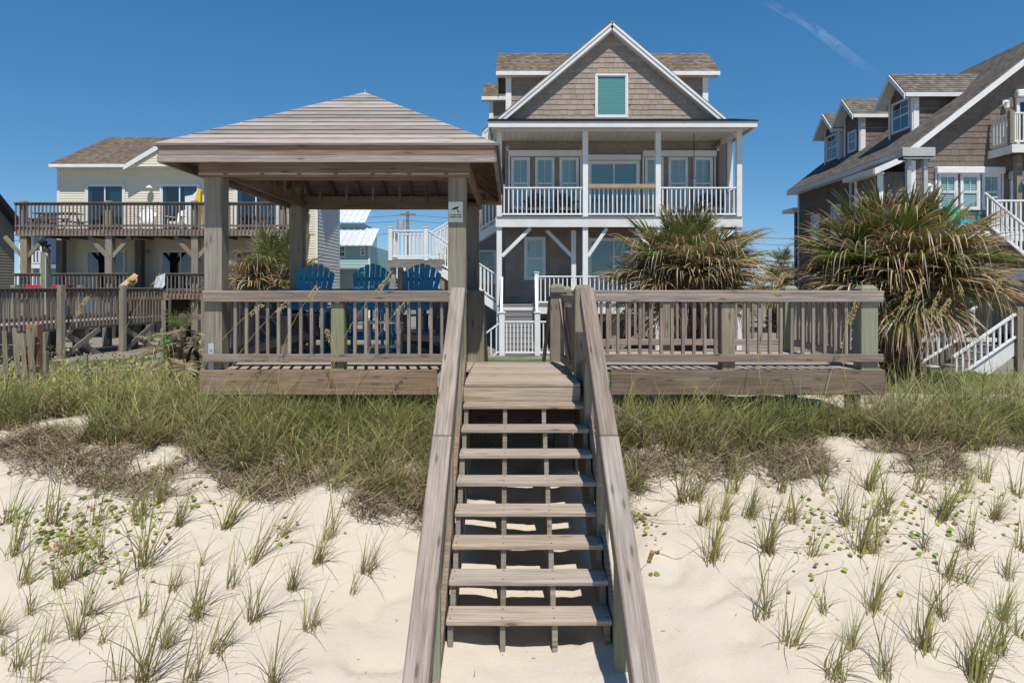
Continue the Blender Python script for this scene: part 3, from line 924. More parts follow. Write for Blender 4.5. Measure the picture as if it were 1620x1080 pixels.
def slope(parent, mat, o, xd, ud, L, S, expo=.14, name='shingle_course', th=.05):
    """roof plane from the eave corner o, along xd and up the slope ud, laid in courses"""
    xd, ud = Vector(xd).normalized(), Vector(ud).normalized(); nz = xd.cross(ud)
    if nz.z < 0: nz = -nz
    M = Matrix(((xd.x, ud.x, nz.x, o[0]), (xd.y, ud.y, nz.y, o[1]), (xd.z, ud.z, nz.z, o[2]), (0, 0, 0, 1)))
    n = max(1, int(round(S / expo))); e = S / n
    v = [(0, -.002, -th), (L, -.002, -th), (L, e + .01, -th), (0, e + .01, -th), (0, -.002, .012), (L, -.002, .012), (L, e + .01, .0), (0, e + .01, .0)]
    f = [(3, 2, 1, 0), (4, 5, 6, 7), (0, 1, 5, 4), (1, 2, 6, 5), (2, 3, 7, 6), (3, 0, 4, 7)]
    me = mesh('shingle_course', v, f, mat)
    for i in range(n): part(name, me, parent, M @ Matrix.Translation((0, i * e, random.uniform(0, .003))))
def white_rail(parent, x0, x1, y, z, h=.98, mat=None, sp=.15, bw=.038, name='baluster', rail=True):
    mat = mat or P_WHITE
    if rail:
        box('top_rail', parent, mat, x0, x1, y - .04, y + .04, z + h - .05, z + h, .006)
        box('bottom_rail', parent, mat, x0, x1, y - .03, y + .03, z + .06, z + .12, .004)
    n = max(1, int(round((x1 - x0) / sp)))
    for k in range(n):
        x = x0 + (k + .5) * (x1 - x0) / n
        box(name, parent, mat, x - bw / 2, x + bw / 2, y - bw / 2, y + bw / 2, z + .11, z + h - .045, 0)
def slope_rail(parent, p0, p1, h=.92, mat=None, sp=.15, bw=.036):
    """railing up a flight, floor line p0 -> p1"""
    mat = mat or P_WHITE
    p0, p1 = Vector(p0), Vector(p1); u = Vector((0, 0, 1))
    beam('top_rail', parent, mat, p0 + u * h, p1 + u * h, .08, .05)
    beam('bottom_rail', parent, mat, p0 + u * .12, p1 + u * .12, .05, .05)
    hor = (p1 - p0); hor.z = 0
    n = max(1, int(hor.length / sp))
    for k in range(n):
        q = p0 + (p1 - p0) * ((k + .5) / n)
        box('baluster', parent, mat, q.x - bw / 2, q.x + bw / 2, q.y - bw / 2, q.y + bw / 2, q.z + .13, q.z + h - .02, 0)
def wall_lamp(parent, x, z, mat, s=1.0):
    l_ = Geo().tube([(0, -.02, .0), (0, -.14, .06), (0, -.22, .03)], .012, n=6).build('wall_lamp', parent, mat, at(x, 0, z))
    Geo().lathe([(.012, .05), (.05, .03), (.11 * s, -.06), (.115 * s, -.075)], 14, Matrix.Translation((0, -.22, 0))).build('lamp_shade', l_, mat, at(x, 0, z), smooth=True)
    Geo().lathe([(.0, -.05), (.045, -.06), (.05, -.12), (.03, -.16), (0, -.17)], 12, Matrix.Translation((0, -.22, 0))).build('lamp_glass', l_, P_CEIL, at(x, 0, z), smooth=True)

# ------------------------------------------------------------------ main house
FY, WY = 23.0, 24.8
house = thing('beach_house', 'taupe shingled gabled beach house with two white porches in the middle', 'house', (3.6, 27, -1.16))
UF, LFZ = 3.325, .36                     # porch floors
HX0, HX1 = -.25, 7.83
# body
Geo().box(HX0, HX1, WY, 36, -.2, 6.9).build('wall', house, S_MAIN_J)
prism('gable_wall', house, S_MAIN_J, [(-.85, 6.3), (7.93, 6.3), (7.93, 6.62), (3.59, 10.32), (-.85, 6.55)], WY + .002, 35.5)
gslope = (10.51 - 6.60) / 4.62
def groof(x): return 10.51 - abs(x - 3.59) * gslope - .20
with frame(at(0, WY, 0)):
    shakes(house, S_MAIN, S_MAIN_J, -.6, 7.7, 7.02, 10.2, holes=((3.03, 4.19, 7.05, 8.66),), roof=groof, expo=.19, wr=(.16, .34), single=300)
    grp = [(HX0, HX1)]
    wz0, wz1 = 3.78, 5.66
    ups = [(-.03, .65), (.84, 1.54), (1.72, 2.42)]
    upr = [(4.82, 5.49), (5.67, 6.38), (6.57, 7.28)]
    holes = [(a, b, wz0, wz1 + .25) for a, b in ups + upr] + [(2.75, 4.62, UF, 5.75)]
    shakes(house, S_MAIN, S_MAIN_J, HX0, HX1, UF, 6.25, holes=holes, wr=(.16, .34))
    shakes(house, S_MAIN, S_MAIN_J, HX0, HX1, LFZ, 2.95, holes=((.44, 1.22, 1.2, 2.75), (2.75, 4.6, LFZ, 2.75)), expo=.24, wr=(.2, .4))
    # gable window with teal blind
    window(house, 3.01, 4.21, 7.10, 8.69, P_TEALBL, t=.07, meet=False)
    for a, b in ups + upr: window(house, a, b, wz0, wz1, P_BLIND, t=.07)
    for (a, b, top, bot) in ((-.13, 2.53, 5.90, 5.68), (4.72, 7.40, 5.89, 5.67), (2.72, 4.66, 5.74, 5.54)):
        box('shutter_box', house, P_WHITE, a, b, -.20, -.002, bot, top, .02)
    for xx in (-.13, 2.47, 4.73, 7.33): box('shutter_track', house, P_WHITE, xx, xx + .06, -.075, -.032, wz0, 5.68)
    slider(house, 2.76, 4.62, UF, 5.53, glass=GLASS, curtain=((0.02, .98),))
    window(house, .44, 1.22, 1.22, 2.78, P_BLIND, t=.09, slats=False)
    slider(house, 2.76, 4.62, LFZ, 2.75, glass=GLASS, curtain=((0.02, .98),))
    slider(house, 5.2, 7.0, LFZ, 2.75)
    wall_lamp(house, -.16, 6.02, P_METAL); wall_lamp(house, 7.42, 6.02, P_METAL)
box('corner_board', house, P_WHITE, HX1 - .03, HX1 + .18, WY - .06, WY + .2, LFZ, 6.25)
box('porch_pilaster', house, S_MAIN_J, 7.45, 7.72, WY - .25, WY - .032, UF, 6.25)
# upper porch floor and beam
box('porch_beam', house, P_WHITE_W, -.55, 7.74, FY - .09, FY - .03, 2.97, 3.31, .006)
for k in range(14): box('porch_floor_board', house, P_GREYSTEP, -.52, 7.72, FY - .12 + k * .137, FY + .008 + k * .137, UF - .034, UF, .003)
box('inner_beam', house, W_UNDER, -.45, 7.7, FY + .35, FY + .42, 2.92, 3.26)
for k in range(18): box('floor_joist', house, W_UNDER, -.4 + k * .47, -.355 + k * .47, FY - .02, WY - .04, 3.05, 3.285, 0)
posts_x = (-.43, 2.47, 4.92, 7.65)
for x in posts_x:
    box('porch_post', house, P_WHITE, x - .09, x + .09, FY - .06, FY + .12, UF, 6.19, .01)
    box('lower_post', house, P_WHITE, x - .09, x + .09, FY - .029, FY + .151, -1.3, 2.968, .01)
box('lower_post', house, P_WHITE, 2.05, 2.21, FY + .55, FY + .71, LFZ, 2.92, .01)
for x0, x1 in ((posts_x[0] + .09, posts_x[1] - .09), (posts_x[1] + .09, posts_x[2] - .09), (posts_x[2] + .09, posts_x[3] - .09)):
    white_rail(house, x0, x1, FY + .03, UF, 1.0)
with frame(at(posts_x[3], FY, 0, R(90))): white_rail(house, .15, 1.75, 0, UF, 1.0)
box('drink_shelf', house, W_NEW, posts_x[1] + .1, posts_x[2] - .1, FY - .06, FY + .18, UF + 1.004, UF + 1.045)
box('drink_shelf_edge', house, W_NEW, posts_x[1] + .1, posts_x[2] - .1, FY - .10, FY - .062, UF + .96, UF + 1.09)
# porch ceiling, eaves, roof
for k in range(42): box('ceiling_board', house, P_CEIL, -.66 + k * .205, -.462 + k * .205, 22.48, WY - .002, 6.262, 6.285, .004)
for k in range(42): box('soffit_board', house, P_CEIL, -.66 + k * .205, -.462 + k * .205, 22.42, 22.475, 6.20, 6.262, .003)
box('porch_header', house, P_CEIL, -.5, 7.76, FY - .08, FY + .1, 6.193, 6.26, .004)
box('fascia', house, P_WHITE, -.78, 8.04, 22.36, 22.40, 6.19, 6.405, .006)
box('fascia', house, P_WHITE, 8.0, 8.04, 22.402, WY, 6.19, 6.405, .006)
box('fascia', house, P_WHITE, -.78, -.74, 22.402, WY, 6.19, 6.405, .006)
box('porch_side_beam', house, P_CEIL, 7.5, 7.62, FY + .1, WY - .1, 6.08, 6.255, .004)
slope(house, R_EDGE, (-.80, 22.32, 6.41), (1, 0, 0), (0, 2.5, .66), 8.86, 2.6, .28, th=.03)
box('wall_flashing', house, P_METAL, 2.0, 5.1, WY - .10, WY - .034, 7.03, 7.06, .003)
# big gable roof with rake boards
for s in (-1, 1):
    o = (3.59 + s * 4.64, 24.5, 6.58)
    with frame(Matrix.Identity(4)):
        slope(house, R_BROWN, o, (0, 1, 0), (-s * 4.64, 0, 3.93), 12.0, math.hypot(4.66, 3.95), .16)
    nx2 = Vector((s * 3.93, 0, 4.64)).normalized()
    p0, p1 = Vector(o), Vector((3.59, 24.5, 10.51))
    def rake(name, mat, y, w_, drop, h_):
        a, b = p0 - nx2 * drop, p1 - nx2 * drop
        a.y = b.y = y
        pts = [(a.x, a.z), (b.x, b.z + 0), (b.x, b.z - h_ * 1.31), ((a - nx2 * h_).x, (a - nx2 * h_).z)]
        prism(name, house, mat, pts, y, y + w_)
    rake('rake_board', P_WHITE, 24.47, .035, .05, .19)
    rake('rake_trim', P_WHITE, 24.44, .028, .045, .07)
    a, b = p0 - nx2 * .2, p1 - nx2 * .2
    prism('rake_soffit', house, P_CEIL, [(a.x, a.z), (b.x, b.z - .06), (b.x, b.z - .09), (a.x, a.z - .03)], 24.51, WY - .002)
# eave return on the left
prism('eave_return', house, P_WHITE, [(-1.06, 6.18), (-.60, 6.18), (-.60, 6.80), (-.72, 6.82), (-1.06, 6.50)], 24.46, 25.1)
# cross gable: roof plane towards the beach on both sides of the big gable
CR = (26.6, 10.06); CE = (25.15, 8.92)
slope(house, R_BROWN, (-.58, CE[0], CE[1]), (1, 0, 0), (0, CR[0] - CE[0], CR[1] - CE[1]), 8.24, math.hypot(CR[0] - CE[0], CR[1] - CE[1]), .15)
slope(house, R_BROWN, (-.58, 28.05, CE[1]), (1, 0, 0), (0, -(28.05 - CR[0]), CR[1] - CE[1]), 8.24, math.hypot(CR[0] - CE[0], CR[1] - CE[1]), .15)
for x0, x1 in ((-.59, 2.4), (4.7, 7.67)):
    box('dormer_fascia', house, P_WHITE, x0, x1, CE[0] - .02, CE[0] + .02, 8.76, 8.91, .004)
    box('dormer_soffit', house, P_CEIL, x0 + .03, x1 - .03, CE[0] + .022, 25.5, 8.77, 8.80, 0)
prism('dormer_wall', house, S_MAIN_J, [(25.5, 6.5), (27.7, 6.5), (27.7, 8.9), (26.6, 9.85), (25.5, 8.9)], -.20, 7.28, 'x')
with frame(at(0, 25.5, 0)):
    shakes(house, S_MAIN, S_MAIN_J, -.03, 1.9, 6.6, 8.76); shakes(house, S_MAIN, S_MAIN_J, 5.2, 7.12, 6.6, 8.76)
for x in (-.235, 7.10): box('corner_board', house, P_WHITE, x, x + .21, 25.43, 25.49, 6.4, 8.765)
for x, s in ((-.58, 1), (7.66, -1)):
    for (ya, yb) in ((CE[0], CR[0]), (28.05, CR[0])):
        prism('dormer_rake', house, P_WHITE, [(ya, CE[1] - .02), (yb, CR[1] - .02), (yb, CR[1] - .2), (ya, CE[1] - .2)], min(x, x + s * .03), max(x, x + s * .03), 'x')
# second dormer further back, left
slope(house, R_BROWN, (-1.28, 29.0, 9.06), (1, 0, 0), (0, 1.5, 1.0), 3.5, math.hypot(1.5, 1.0), .15)
box('dormer_fascia', house, P_WHITE, -1.29, 1.0, 28.96, 28.995, 8.9, 9.05)
box('dormer_soffit', house, P_CEIL, -1.26, 1.0, 29.0, 29.3, 8.9, 8.93, 0)
Geo().box(-.95, 1.5, 29.3, 31, 6.6, 9.0).build('dormer_wall', house, S_MAIN_J)
with frame(at(0, 29.3, 0)): shakes(house, S_MAIN, S_MAIN_J, -.8, .6, 6.6, 8.9)
box('corner_board', house, P_WHITE, -.98, -.8, 29.22, 29.295, 6.5, 8.9)
box('main_eave_fascia', house, P_WHITE, -1.10, -1.05, 24.9, 36, 6.3, 6.5)
# knee braces
for (xa, za, xb, zb, yy) in ((-.34, 2.0, .62, 2.94, FY + .05), (2.10, 2.0, 1.2, 2.92, FY + .63), (2.56, 2.0, 3.2, 2.94, FY + .05), (4.83, 2.0, 4.2, 2.94, FY + .05), (5.01, 2.0, 5.65, 2.94, FY + .05), (7.56, 2.0, 6.9, 2.94, FY + .05)):
    beam('knee_brace', house, P_WHITE, (xa, yy, za), (xb, yy, zb), .06, .12)
# lower deck
box('lower_deck_beam', house, P_WHITE_W, -.5, 7.74, FY - .09, FY - .032, .06, LFZ - .04, .006)
for k in range(13): box('lower_floor_board', house, P_GREYSTEP, -.5, 7.72, FY - .11 + k * .145, FY + .025 + k * .145, LFZ - .036, LFZ, .003)
rail_y = FY + .03
box('newel_post', house, P_WHITE, .76, .90, FY - .05, FY + .09, LFZ - .4, LFZ + 1.08, .01)
box('newel_cap', house, P_WHITE, .74, .92, FY - .07, FY + .11, LFZ + 1.082, LFZ + 1.11, .008)
for x0, x1 in ((.90, posts_x[1] - .09), (posts_x[1] + .09, posts_x[2] - .09), (posts_x[2] + .09, posts_x[3] - .09)):
    white_rail(house, x0, x1, rail_y, LFZ, .98)
for x in (1.5, 3.4, 5.6, 7.4): box('pile', house, W_POST, x, x + .2, FY + .3, FY + .5, -1.3, .06, .01)
for x in (1.8, 3.7): 
    beam('cross_brace', house, W_POST, (x, FY + .25, -1.1), (x + 1.5, FY + .25, .0), .05, .14)
    beam('cross_brace', house, W_POST, (x + 1.5, FY + .2, -1.1), (x, FY + .2, .0), .05, .14)
Geo().box(-.4, 7.7, WY + .6, WY + .7, -1.2, .05).build('under_house_wall', house, P_DKGREY)
# steps from the ground platform up to the lower deck
for k in range(8):
    z = -1.14 + (k + 1) * .1665; y = 21.75 + k * .155
    box('step', house, P_GREYSTEP, -.28, .74, y, y + .17, z - .04, z, .004)
    box('riser', house, P_GREYSTEP, -.28, .74, y + .015, y + .03, z - .165, z - .041, .002)
for x in (-.34, .80):
    slope_rail(house, (x, 21.7, -1.05), (x, 22.95, .34), .95)
# ground platform with white rails
PY = 21.0
for k in range(6): box('platform_board', house, P_GREYSTEP, -.85, 1.25, PY + k * .13, PY + .122 + k * .13, -1.18, -1.145, .003)
box('platform_beam', house, P_WHITE_W, -.85, 1.25, PY - .05, PY - .005, -1.33, -1.15)
white_rail(house, -.22, 1.25, PY + .02, -1.145, 1.06, sp=.115)
for x in (-.31, .78):
    box('newel_post', house, P_WHITE, x - .085, x + .085, PY - .06, PY + .11, -1.30, .16, .01)
    box('newel_cap', house, P_WHITE, x - .11, x + .11, PY - .085, PY + .135, .162, .20, .01)
slope_rail(house, (-.40, PY + .02, -1.14), (-1.05, PY + .02, -1.62), .98)
# side stair: landing on the left, one flight up and one down
LXa, LXb, LZ = -4.27, -2.42, 1.93
box('landing_beam', house, W_DARK, LXa - .02, LXb + .02, 23.55, 23.62, LZ - .30, LZ - .045)
for k in range(12): box('landing_board', house, P_GREYSTEP, LXa, LXb, 23.56 + k * .14, 23.69 + k * .14, LZ - .036, LZ, .003)
for (x, y) in ((LXa + .05, 23.6), (LXb - .1, 23.6), (LXa + .05, 25.1), (LXb - .1, 25.1), ((LXa + LXb) / 2, 25.1)):
    box('landing_post', house, W_POST, x, x + .18, y + .07, y + .25, -1.4, LZ - .05)
for x in (LXa, LXb - .62):
    box('newel_post', house, P_WHITE, x, x + .14, 23.53, 23.67, LZ - .06, LZ + 1.08, .01)
    box('newel_cap', house, P_WHITE, x - .02, x + .16, 23.51, 23.69, LZ + 1.082, LZ + 1.11, .008)
white_rail(house, LXa + .14, LXb - .62, 23.6, LZ, 1.0, sp=.13)
white_rail(house, LXa, LXb - .62, 25.2, LZ, 1.0, sp=.13)
with frame(at(LXa + .05, 23.6, 0, R(90))): white_rail(house, .1, 1.6, 0, LZ, 1.0, sp=.13)
slope_rail(house, (LXb - .48, 23.6, LZ), (-.50, 23.6, LFZ), 1.0, sp=.13)
slope_rail(house, (LXb - .48, 24.4, LZ), (-.50, 24.4, LFZ), 1.0, sp=.13)
slope_rail(house, (LXb - .48, 24.55, LZ), (-.50, 24.55, UF), 1.0, sp=.13)
slope_rail(house, (LXb - .48, 25.3, LZ), (-.50, 25.3, UF), 1.0, sp=.13)
def flight(y0, y1, xa, za, xb, zb, n):
    for k in range(n):
        x = xa + (xb - xa) * (k + .5) / n; z = za + (zb - za) * (k + .5) / n; hw = abs(xb - xa) / n / 2 + .012
        box('step', house, P_GREYSTEP, x - hw, x + hw, y0, y1, z - .03, z, .003)
    for y in (y0 - .04, y1 + .002): beam('stair_stringer', house, P_WHITE, (xa, y + .02, za - .14), (xb, y + .02, zb - .14), .036, .26)
flight(23.65, 24.35, LXb - .5, LZ, -.48, LFZ, 9)
flight(24.6, 25.25, LXb - .5, LZ, -.48, UF, 9)
# grey side wall with a window left of the porch, under the stair
Geo().box(-2.2, -.3, 30.2, 35, -1.16, 5.4).build('rear_wing', house, S_MAIN_J)
with frame(at(0, 30.2, 0)): window(house, -1.5, -.7, 1.1, 2.6, P_BLIND, slats=False)
# chairs and things on the porch
pc = adirondack('porch_chair', 'dark grey porch chair behind the right end of the upper porch railing', P_DKGREY, .40, False, 'dark grey porch chairs')
pc.matrix_basis = at(X(1125, 23.9), 23.9, UF, R(6))
copy_tree(pc, at(X(846, 23.9), 23.9, UF, R(-8)), 'dark grey porch chair under the left windows of the upper porch', 'dark grey porch chairs')
copy_tree(pc, at(X(895, 23.9), 23.9, UF, R(12)), 'dark grey porch chair beside the second upper porch post', 'dark grey porch chairs')
copy_tree(pc, at(X(905, 23.9), 23.9, LFZ, R(4)), 'dark grey chair behind the railing of the lower porch', 'dark grey porch chairs')
hk = thing('hanging_cord', 'thin dark cord hanging from the porch ceiling on the right', 'cord', (X(1098, 23.6), 23.6, 4.3))
Geo().tube([(X(1098, 23.6), 23.6, 6.26), (X(1098, 23.6), 23.6, 4.75)], .012, n=6).build('cord', hk, P_BLACK)
Geo().tube([(X(1098, 23.6) - .06, 23.6, 4.75), (X(1098, 23.6), 23.6, 4.68), (X(1098, 23.6) + .06, 23.6, 4.75)], .012, n=6).build('hook', hk, P_BLACK)

# ------------------------------------------------------------------ right house
rh = thing('beach_house', 'dark brown shingled beach house with three dormers on the right', 'house', (17, 27, -1.16))
RY, REX, REZ, RS = 23.0, 13.0, 5.50, .78
RX0 = 13.4; RRX = 18.6; REND = 31.9
RRZ = REZ + (RRX - REX) * RS
Geo().box(RX0, 23.8, RY, REND, -.6, 5.6).build('wall', rh, S_RIGHT_J)
prism('gable_wall', rh, S_RIGHT_J, [(RX0, 5.5), (2 * RRX - RX0, 5.5), (RRX, RRZ - .25)], RY + .002, REND)
def rroof(x): return RRZ - abs(x - RRX) * RS - .16
with frame(at(0, RY, 0)):
    wx = [(14.32, 14.98), (15.07, 15.73), (15.80, 16.42)]
    hl = [(a, b, 3.55, 4.75) for a, b in wx] + [(16.95, 18.6, 5.6, 7.75), (16.75, 18.5, 2.6, 4.85)]
    shakes(rh, S_RIGHT, S_RIGHT_J, RX0 + .02, 18.2, 2.6, 9.4, holes=hl, roof=rroof, expo=.2, wr=(.16, .34), single=300)
    for a, b in wx: window(rh, a, b, 3.55, 4.76, P_BLIND, t=.07, casing=P_WHITE)
    box('shutter_box', rh, P_WHITE, 14.22, 16.5, -.2, -.002, 4.76, 4.98, .02)
    for x in (14.22, 16.45): box('shutter_track', rh, P_WHITE, x, x + .06, -.08, -.032, 3.55, 4.758)
    slider(rh, 16.95, 18.6, 5.6, 7.3); box('shutter_box', rh, P_WHITE, 16.9, 18.7, -.22, -.002, 7.31, 7.56, .03)
    slider(rh, 16.75, 18.5, 2.6, 4.55); box('shutter_box', rh, P_WHITE, 16.7, 18.6, -.22, -.002, 4.57, 4.85, .03)
    for (x, z) in ((16.55, 7.05), (14.0, 4.25)):
        l_ = Geo().box(-.06, .06, -.06, -.02, -.02, .2).build('wall_lamp', rh, P_WHITE, at(x, 0, z))
        Geo().lathe([(0, .17), (.10, .08), (.08, .06), (.075, -.08), (.085, -.10), (0, -.13)], 6, Matrix.Translation((.0, -.17, 0))).build('lantern', l_, P_WHITE, at(x, 0, z))
box('corner_board', rh, P_WHITE, RX0 - .04, RX0 + .17, RY - .06, RY - .005, 1.5, 5.3)
L2 = REND - 22.55 + .35
slope(rh, R_GREY, (REX, 22.55, REZ), (0, 1, 0), (RRX - REX, 0, RRZ - REZ), L2, math.hypot(RRX - REX, RRZ - REZ), .15)
slope(rh, R_GREY, (2 * RRX - REX, 22.55, REZ), (0, 1, 0), (REX - RRX, 0, RRZ - REZ), L2, math.hypot(RRX - REX, RRZ - REZ), .15)
prism('rake_board', rh, P_WHITE, [(REX, REZ - .05), (RRX, RRZ - .05), (RRX, RRZ - .27), (REX, REZ - .27)], 22.50, 22.54)
prism('rake_soffit', rh, P_CEIL, [(REX, REZ - .10), (RRX, RRZ - .10), (RRX, RRZ - .13), (REX, REZ - .13)], 22.545, RY)
box('eave_fascia', rh, P_WHITE, REX - .03, REX + .01, 22.545, REND + .35, REZ - .22, REZ - .03)
box('eave_soffit', rh, P_CEIL, REX + .012, RX0, 22.6, REND + .3, REZ - .2, REZ - .17, 0)
# left side wall windows and trim
with frame(at(RX0, REND, 0, R(-90))):
    shakes(rh, S_RIGHT, S_RIGHT_J, .1, REND - RY, 1.4, 5.3, expo=.2, wr=(.2, .4), holes=((1.5, 2.2, 2.9, 4.1), (3.4, 4.1, 3.0, 4.3)))
    window(rh, 1.45, 2.25, 2.85, 4.15, P_BLIND, slats=False); window(rh, 3.35, 4.15, 2.95, 4.35, P_BLIND, slats=False)
    box('corner_board', rh, P_WHITE, .0, .12, -.06, -.002, -.5, 5.3)
    box('downpipe', rh, P_WHITE, 5.0, 5.09, -.11, -.035, .5, 5.25)
# bump-out on the near left corner with its own low roof
BX = 12.38
Geo().box(BX, RX0, 23.12, 24.55, -.6, 4.85).build('bay_wall', rh, S_RIGHT_J)
with frame(at(0, 23.12, 0)): shakes(rh, S_RIGHT, S_RIGHT_J, BX + .02, RX0 - .02, 1.4, 4.8, expo=.2, wr=(.16, .3))
with frame(at(BX, 24.55, 0, R(-90))): shakes(rh, S_RIGHT, S_RIGHT_J, .05, 1.4, 1.4, 4.8, expo=.2, wr=(.16, .3))
box('corner_board', rh, P_WHITE, BX - .035, BX + .16, 23.05, 23.085, .5, 4.8)
box('corner_board', rh, P_WHITE, BX - .07, BX - .037, 24.4, 24.55, .5, 4.8)
slope(rh, R_GREY, (BX - .32, 22.7, 4.92), (0, 1, 0), (1.5, 0, .66), 2.15, 1.66, .15)
prism('bay_rake', rh, P_WHITE, [(BX - .33, 4.90), (BX + 1.15, 5.55), (BX + 1.15, 5.35), (BX - .33, 4.70)], 22.66, 22.695)
box('bay_fascia', rh, P_WHITE, BX - .355, BX - .325, 22.7, 24.85, 4.74, 4.90)
box('bay_soffit', rh, P_CEIL, BX - .32, BX, 22.7, 24.8, 4.74, 4.77, 0)
# three dormers facing left
def dormer(ya, yb, face_x, zb, ze, pitch=.95, win=(.6, 1.0), grid=False):
    yc = (ya + yb) / 2; zr = ze + (yb - ya) / 2 * pitch
    xm = RRX - (RRZ - zr) / RS + .3
    prism('dormer_wall', rh, S_RIGHT_J, [(ya, zb - .4), (yb, zb - .4), (yb, ze), (yc, zr - .02), (ya, ze)], face_x, xm + .5, 'x')
    with frame(at(0, ya, 0)):
        shakes(rh, S_RIGHT, S_RIGHT_J, face_x + .18, face_x + 2.6, zb - .2, ze - .02, expo=.2, wr=(.16, .3))
    with frame(at(face_x, yb, 0, R(-90))):
        w_ = yb - ya
        shakes(rh, S_RIGHT, S_RIGHT_J, .02, w_ - .02, zb, zr, roof=lambda x: zr - abs(x - w_ / 2) * pitch - .1, expo=.2, wr=(.16, .3), holes=((w_ / 2 - win[0] / 2, w_ / 2 + win[0] / 2, zb + .3, zb + .3 + win[1]),))
        window(rh, w_ / 2 - win[0] / 2, w_ / 2 + win[0] / 2, zb + .25, zb + .25 + win[1], None, t=.05, grid=True, glass=GLASS_D)
        box('corner_board', rh, P_WHITE, w_ - .06, w_ + .05, -.07, -.034, zb - .1, ze); box('corner_board', rh, P_WHITE, -.05, .06, -.07, -.034, zb - .1, ze)
    box('corner_board', rh, P_WHITE, face_x - .03, face_x + .17, ya - .075, ya - .036, zb - .3, ze)
    oh = .28
    for s, y0 in ((1, ya - oh), (-1, yb + oh)):
        z0 = ze - oh * pitch
        slope(rh, R_GREY, (face_x - .45, y0, z0 + .06), (1, 0, 0), (0, yc - y0, zr - z0), xm - face_x + 1.0, math.hypot(yc - y0, zr - z0), .15)
        prism('dormer_rake', rh, P_WHITE, [(y0, z0 + .02), (yc, zr + .02), (yc, zr - .19), (y0, z0 - .17)], face_x - .49, face_x - .455, 'x')
        prism('dormer_rake_soffit', rh, P_CEIL, [(y0, z0 - .03), (yc, zr - .03), (yc, zr - .06), (y0, z0 - .06)], face_x - .45, face_x, 'x')
        box('dormer_fascia', rh, P_WHITE, face_x - .45, face_x + 2.4, y0 - (.03 if s > 0 else 0), y0 + (0 if s > 0 else .03), z0 - .10, z0 + .045)
dormer(24.5, 25.95, 14.40, 6.45, 8.08, win=(1.15, 1.15))
dormer(28.2, 29.45, 14.40, 6.4, 8.26, win=(.66, .9))
dormer(29.98, 31.3, 14.40, 6.4, 8.08, win=(1.05, 1.15))
# back porch at the far end
box('porch_roof', rh, P_WHITE, 13.25, 15.5, REND + .36, REND + 1.6, 4.55, 4.72)
box('porch_post', rh, P_DKGREY, 13.62, 13.78, REND + .9, REND + 1.06, .2, 4.55)
with frame(at(13.7, REND, 0, R(90))): white_rail(rh, .1, .9, 0, .9, 1.0)
# balcony upper right
BYf = 21.9
box('balcony_beam', rh, P_WHITE_W, 16.0, 20, BYf - .06, BYf, 5.26, 5.52, .006)
box('balcony_beam', rh, P_WHITE_W, 16.0, 16.06, BYf + .002, RY - .04, 5.26, 5.52, .006)
for k in range(7): box('balcony_board', rh, P_GREYSTEP, 16.02, 20, BYf + .0 + k * .145, BYf + .135 + k * .145, 5.525, 5.555, .003)
white_rail(rh, 16.1, 20, BYf + .05, 5.55, 1.02, mat=P_CEIL, sp=.14, bw=.05)
with frame(at(16.08, BYf, 0, R(90))): white_rail(rh, .1, 1.0, 0, 5.55, 1.02, mat=P_CEIL, sp=.14, bw=.05)
box('balcony_newel', rh, W_POST, 15.98, 16.12, BYf - .01, BYf + .13, 5.56, 6.62)
box('balcony_post', rh, W_POST, 16.42, 16.6, BYf + .3, BYf + .48, 1.0, 5.26)
beam('balcony_brace', rh, W_POST, (16.55, BYf + .1, 4.5), (17.0, BYf + .1, 5.25), .1, .12)
for k in range(4): box('balcony_joist', rh, W_UNDER, 16.3 + k * .6, 16.35 + k * .6, BYf + .01, RY - .04, 5.28, 5.50, 0)
# middle deck with stair, right edge
MY, MZ = 20.3, 2.62
for k in range(18): box('deck_board', rh, P_GREYSTEP, 13.2, 20, MY + k * .145, MY + .137 + k * .145, MZ - .036, MZ, .003)
box('deck_beam', rh, P_WHITE, 13.2, 20, MY - .04, MY - .002, MZ - .3, MZ - .01)
box('newel_post', rh, W_POST, 14.2, 14.36, MY - .05, MY + .11, MZ - .2, MZ + .98); box('newel_cap', rh, P_CEIL, 14.17, 14.39, MY - .08, MY + .14, MZ + .982, MZ + 1.01)
white_rail(rh, 14.36, 17.2, MY + .03, MZ, .93, sp=.14)
for x in (13.3, 14.3, 16.5): box('deck_post', rh, W_POST, x, x + .2, MY + .3, MY + .5, -1.3, MZ - .04)
slope_rail(rh, (14.2, MY - .1, MZ), (15.4, MY - .1, MZ - .95), .93, sp=.12)
slope_rail(rh, (13.3, MY - 1.1, MZ + .05), (14.5, MY - 1.1, MZ - .95), .93, sp=.12)
box('stair_landing', rh, P_CEIL, 14.3, 16.5, MY - 1.3, MY - .1, MZ - 1.45, MZ - 1.15)
box('deck_post', rh, W_POST, 15.0, 15.2, MY - 1.5, MY - 1.3, -1.3, MZ - .55)
white_rail(rh, 15.2, 16.6, MY - 1.3, MZ - 1.15, .93, sp=.14)
ct = adirondack('turquoise_chair', 'turquoise deck chair on the deck of the brown house, nearer the white railing', P_TURQ, .40, False, 'turquoise chairs on the right deck')
ct.matrix_basis = at(13.95, MY + .9, MZ, R(12))
copy_tree(ct, at(13.25, MY + 1.1, MZ, R(-12)), 'turquoise deck chair on the brown house deck, left one behind the stair rail', 'turquoise chairs on the right deck')

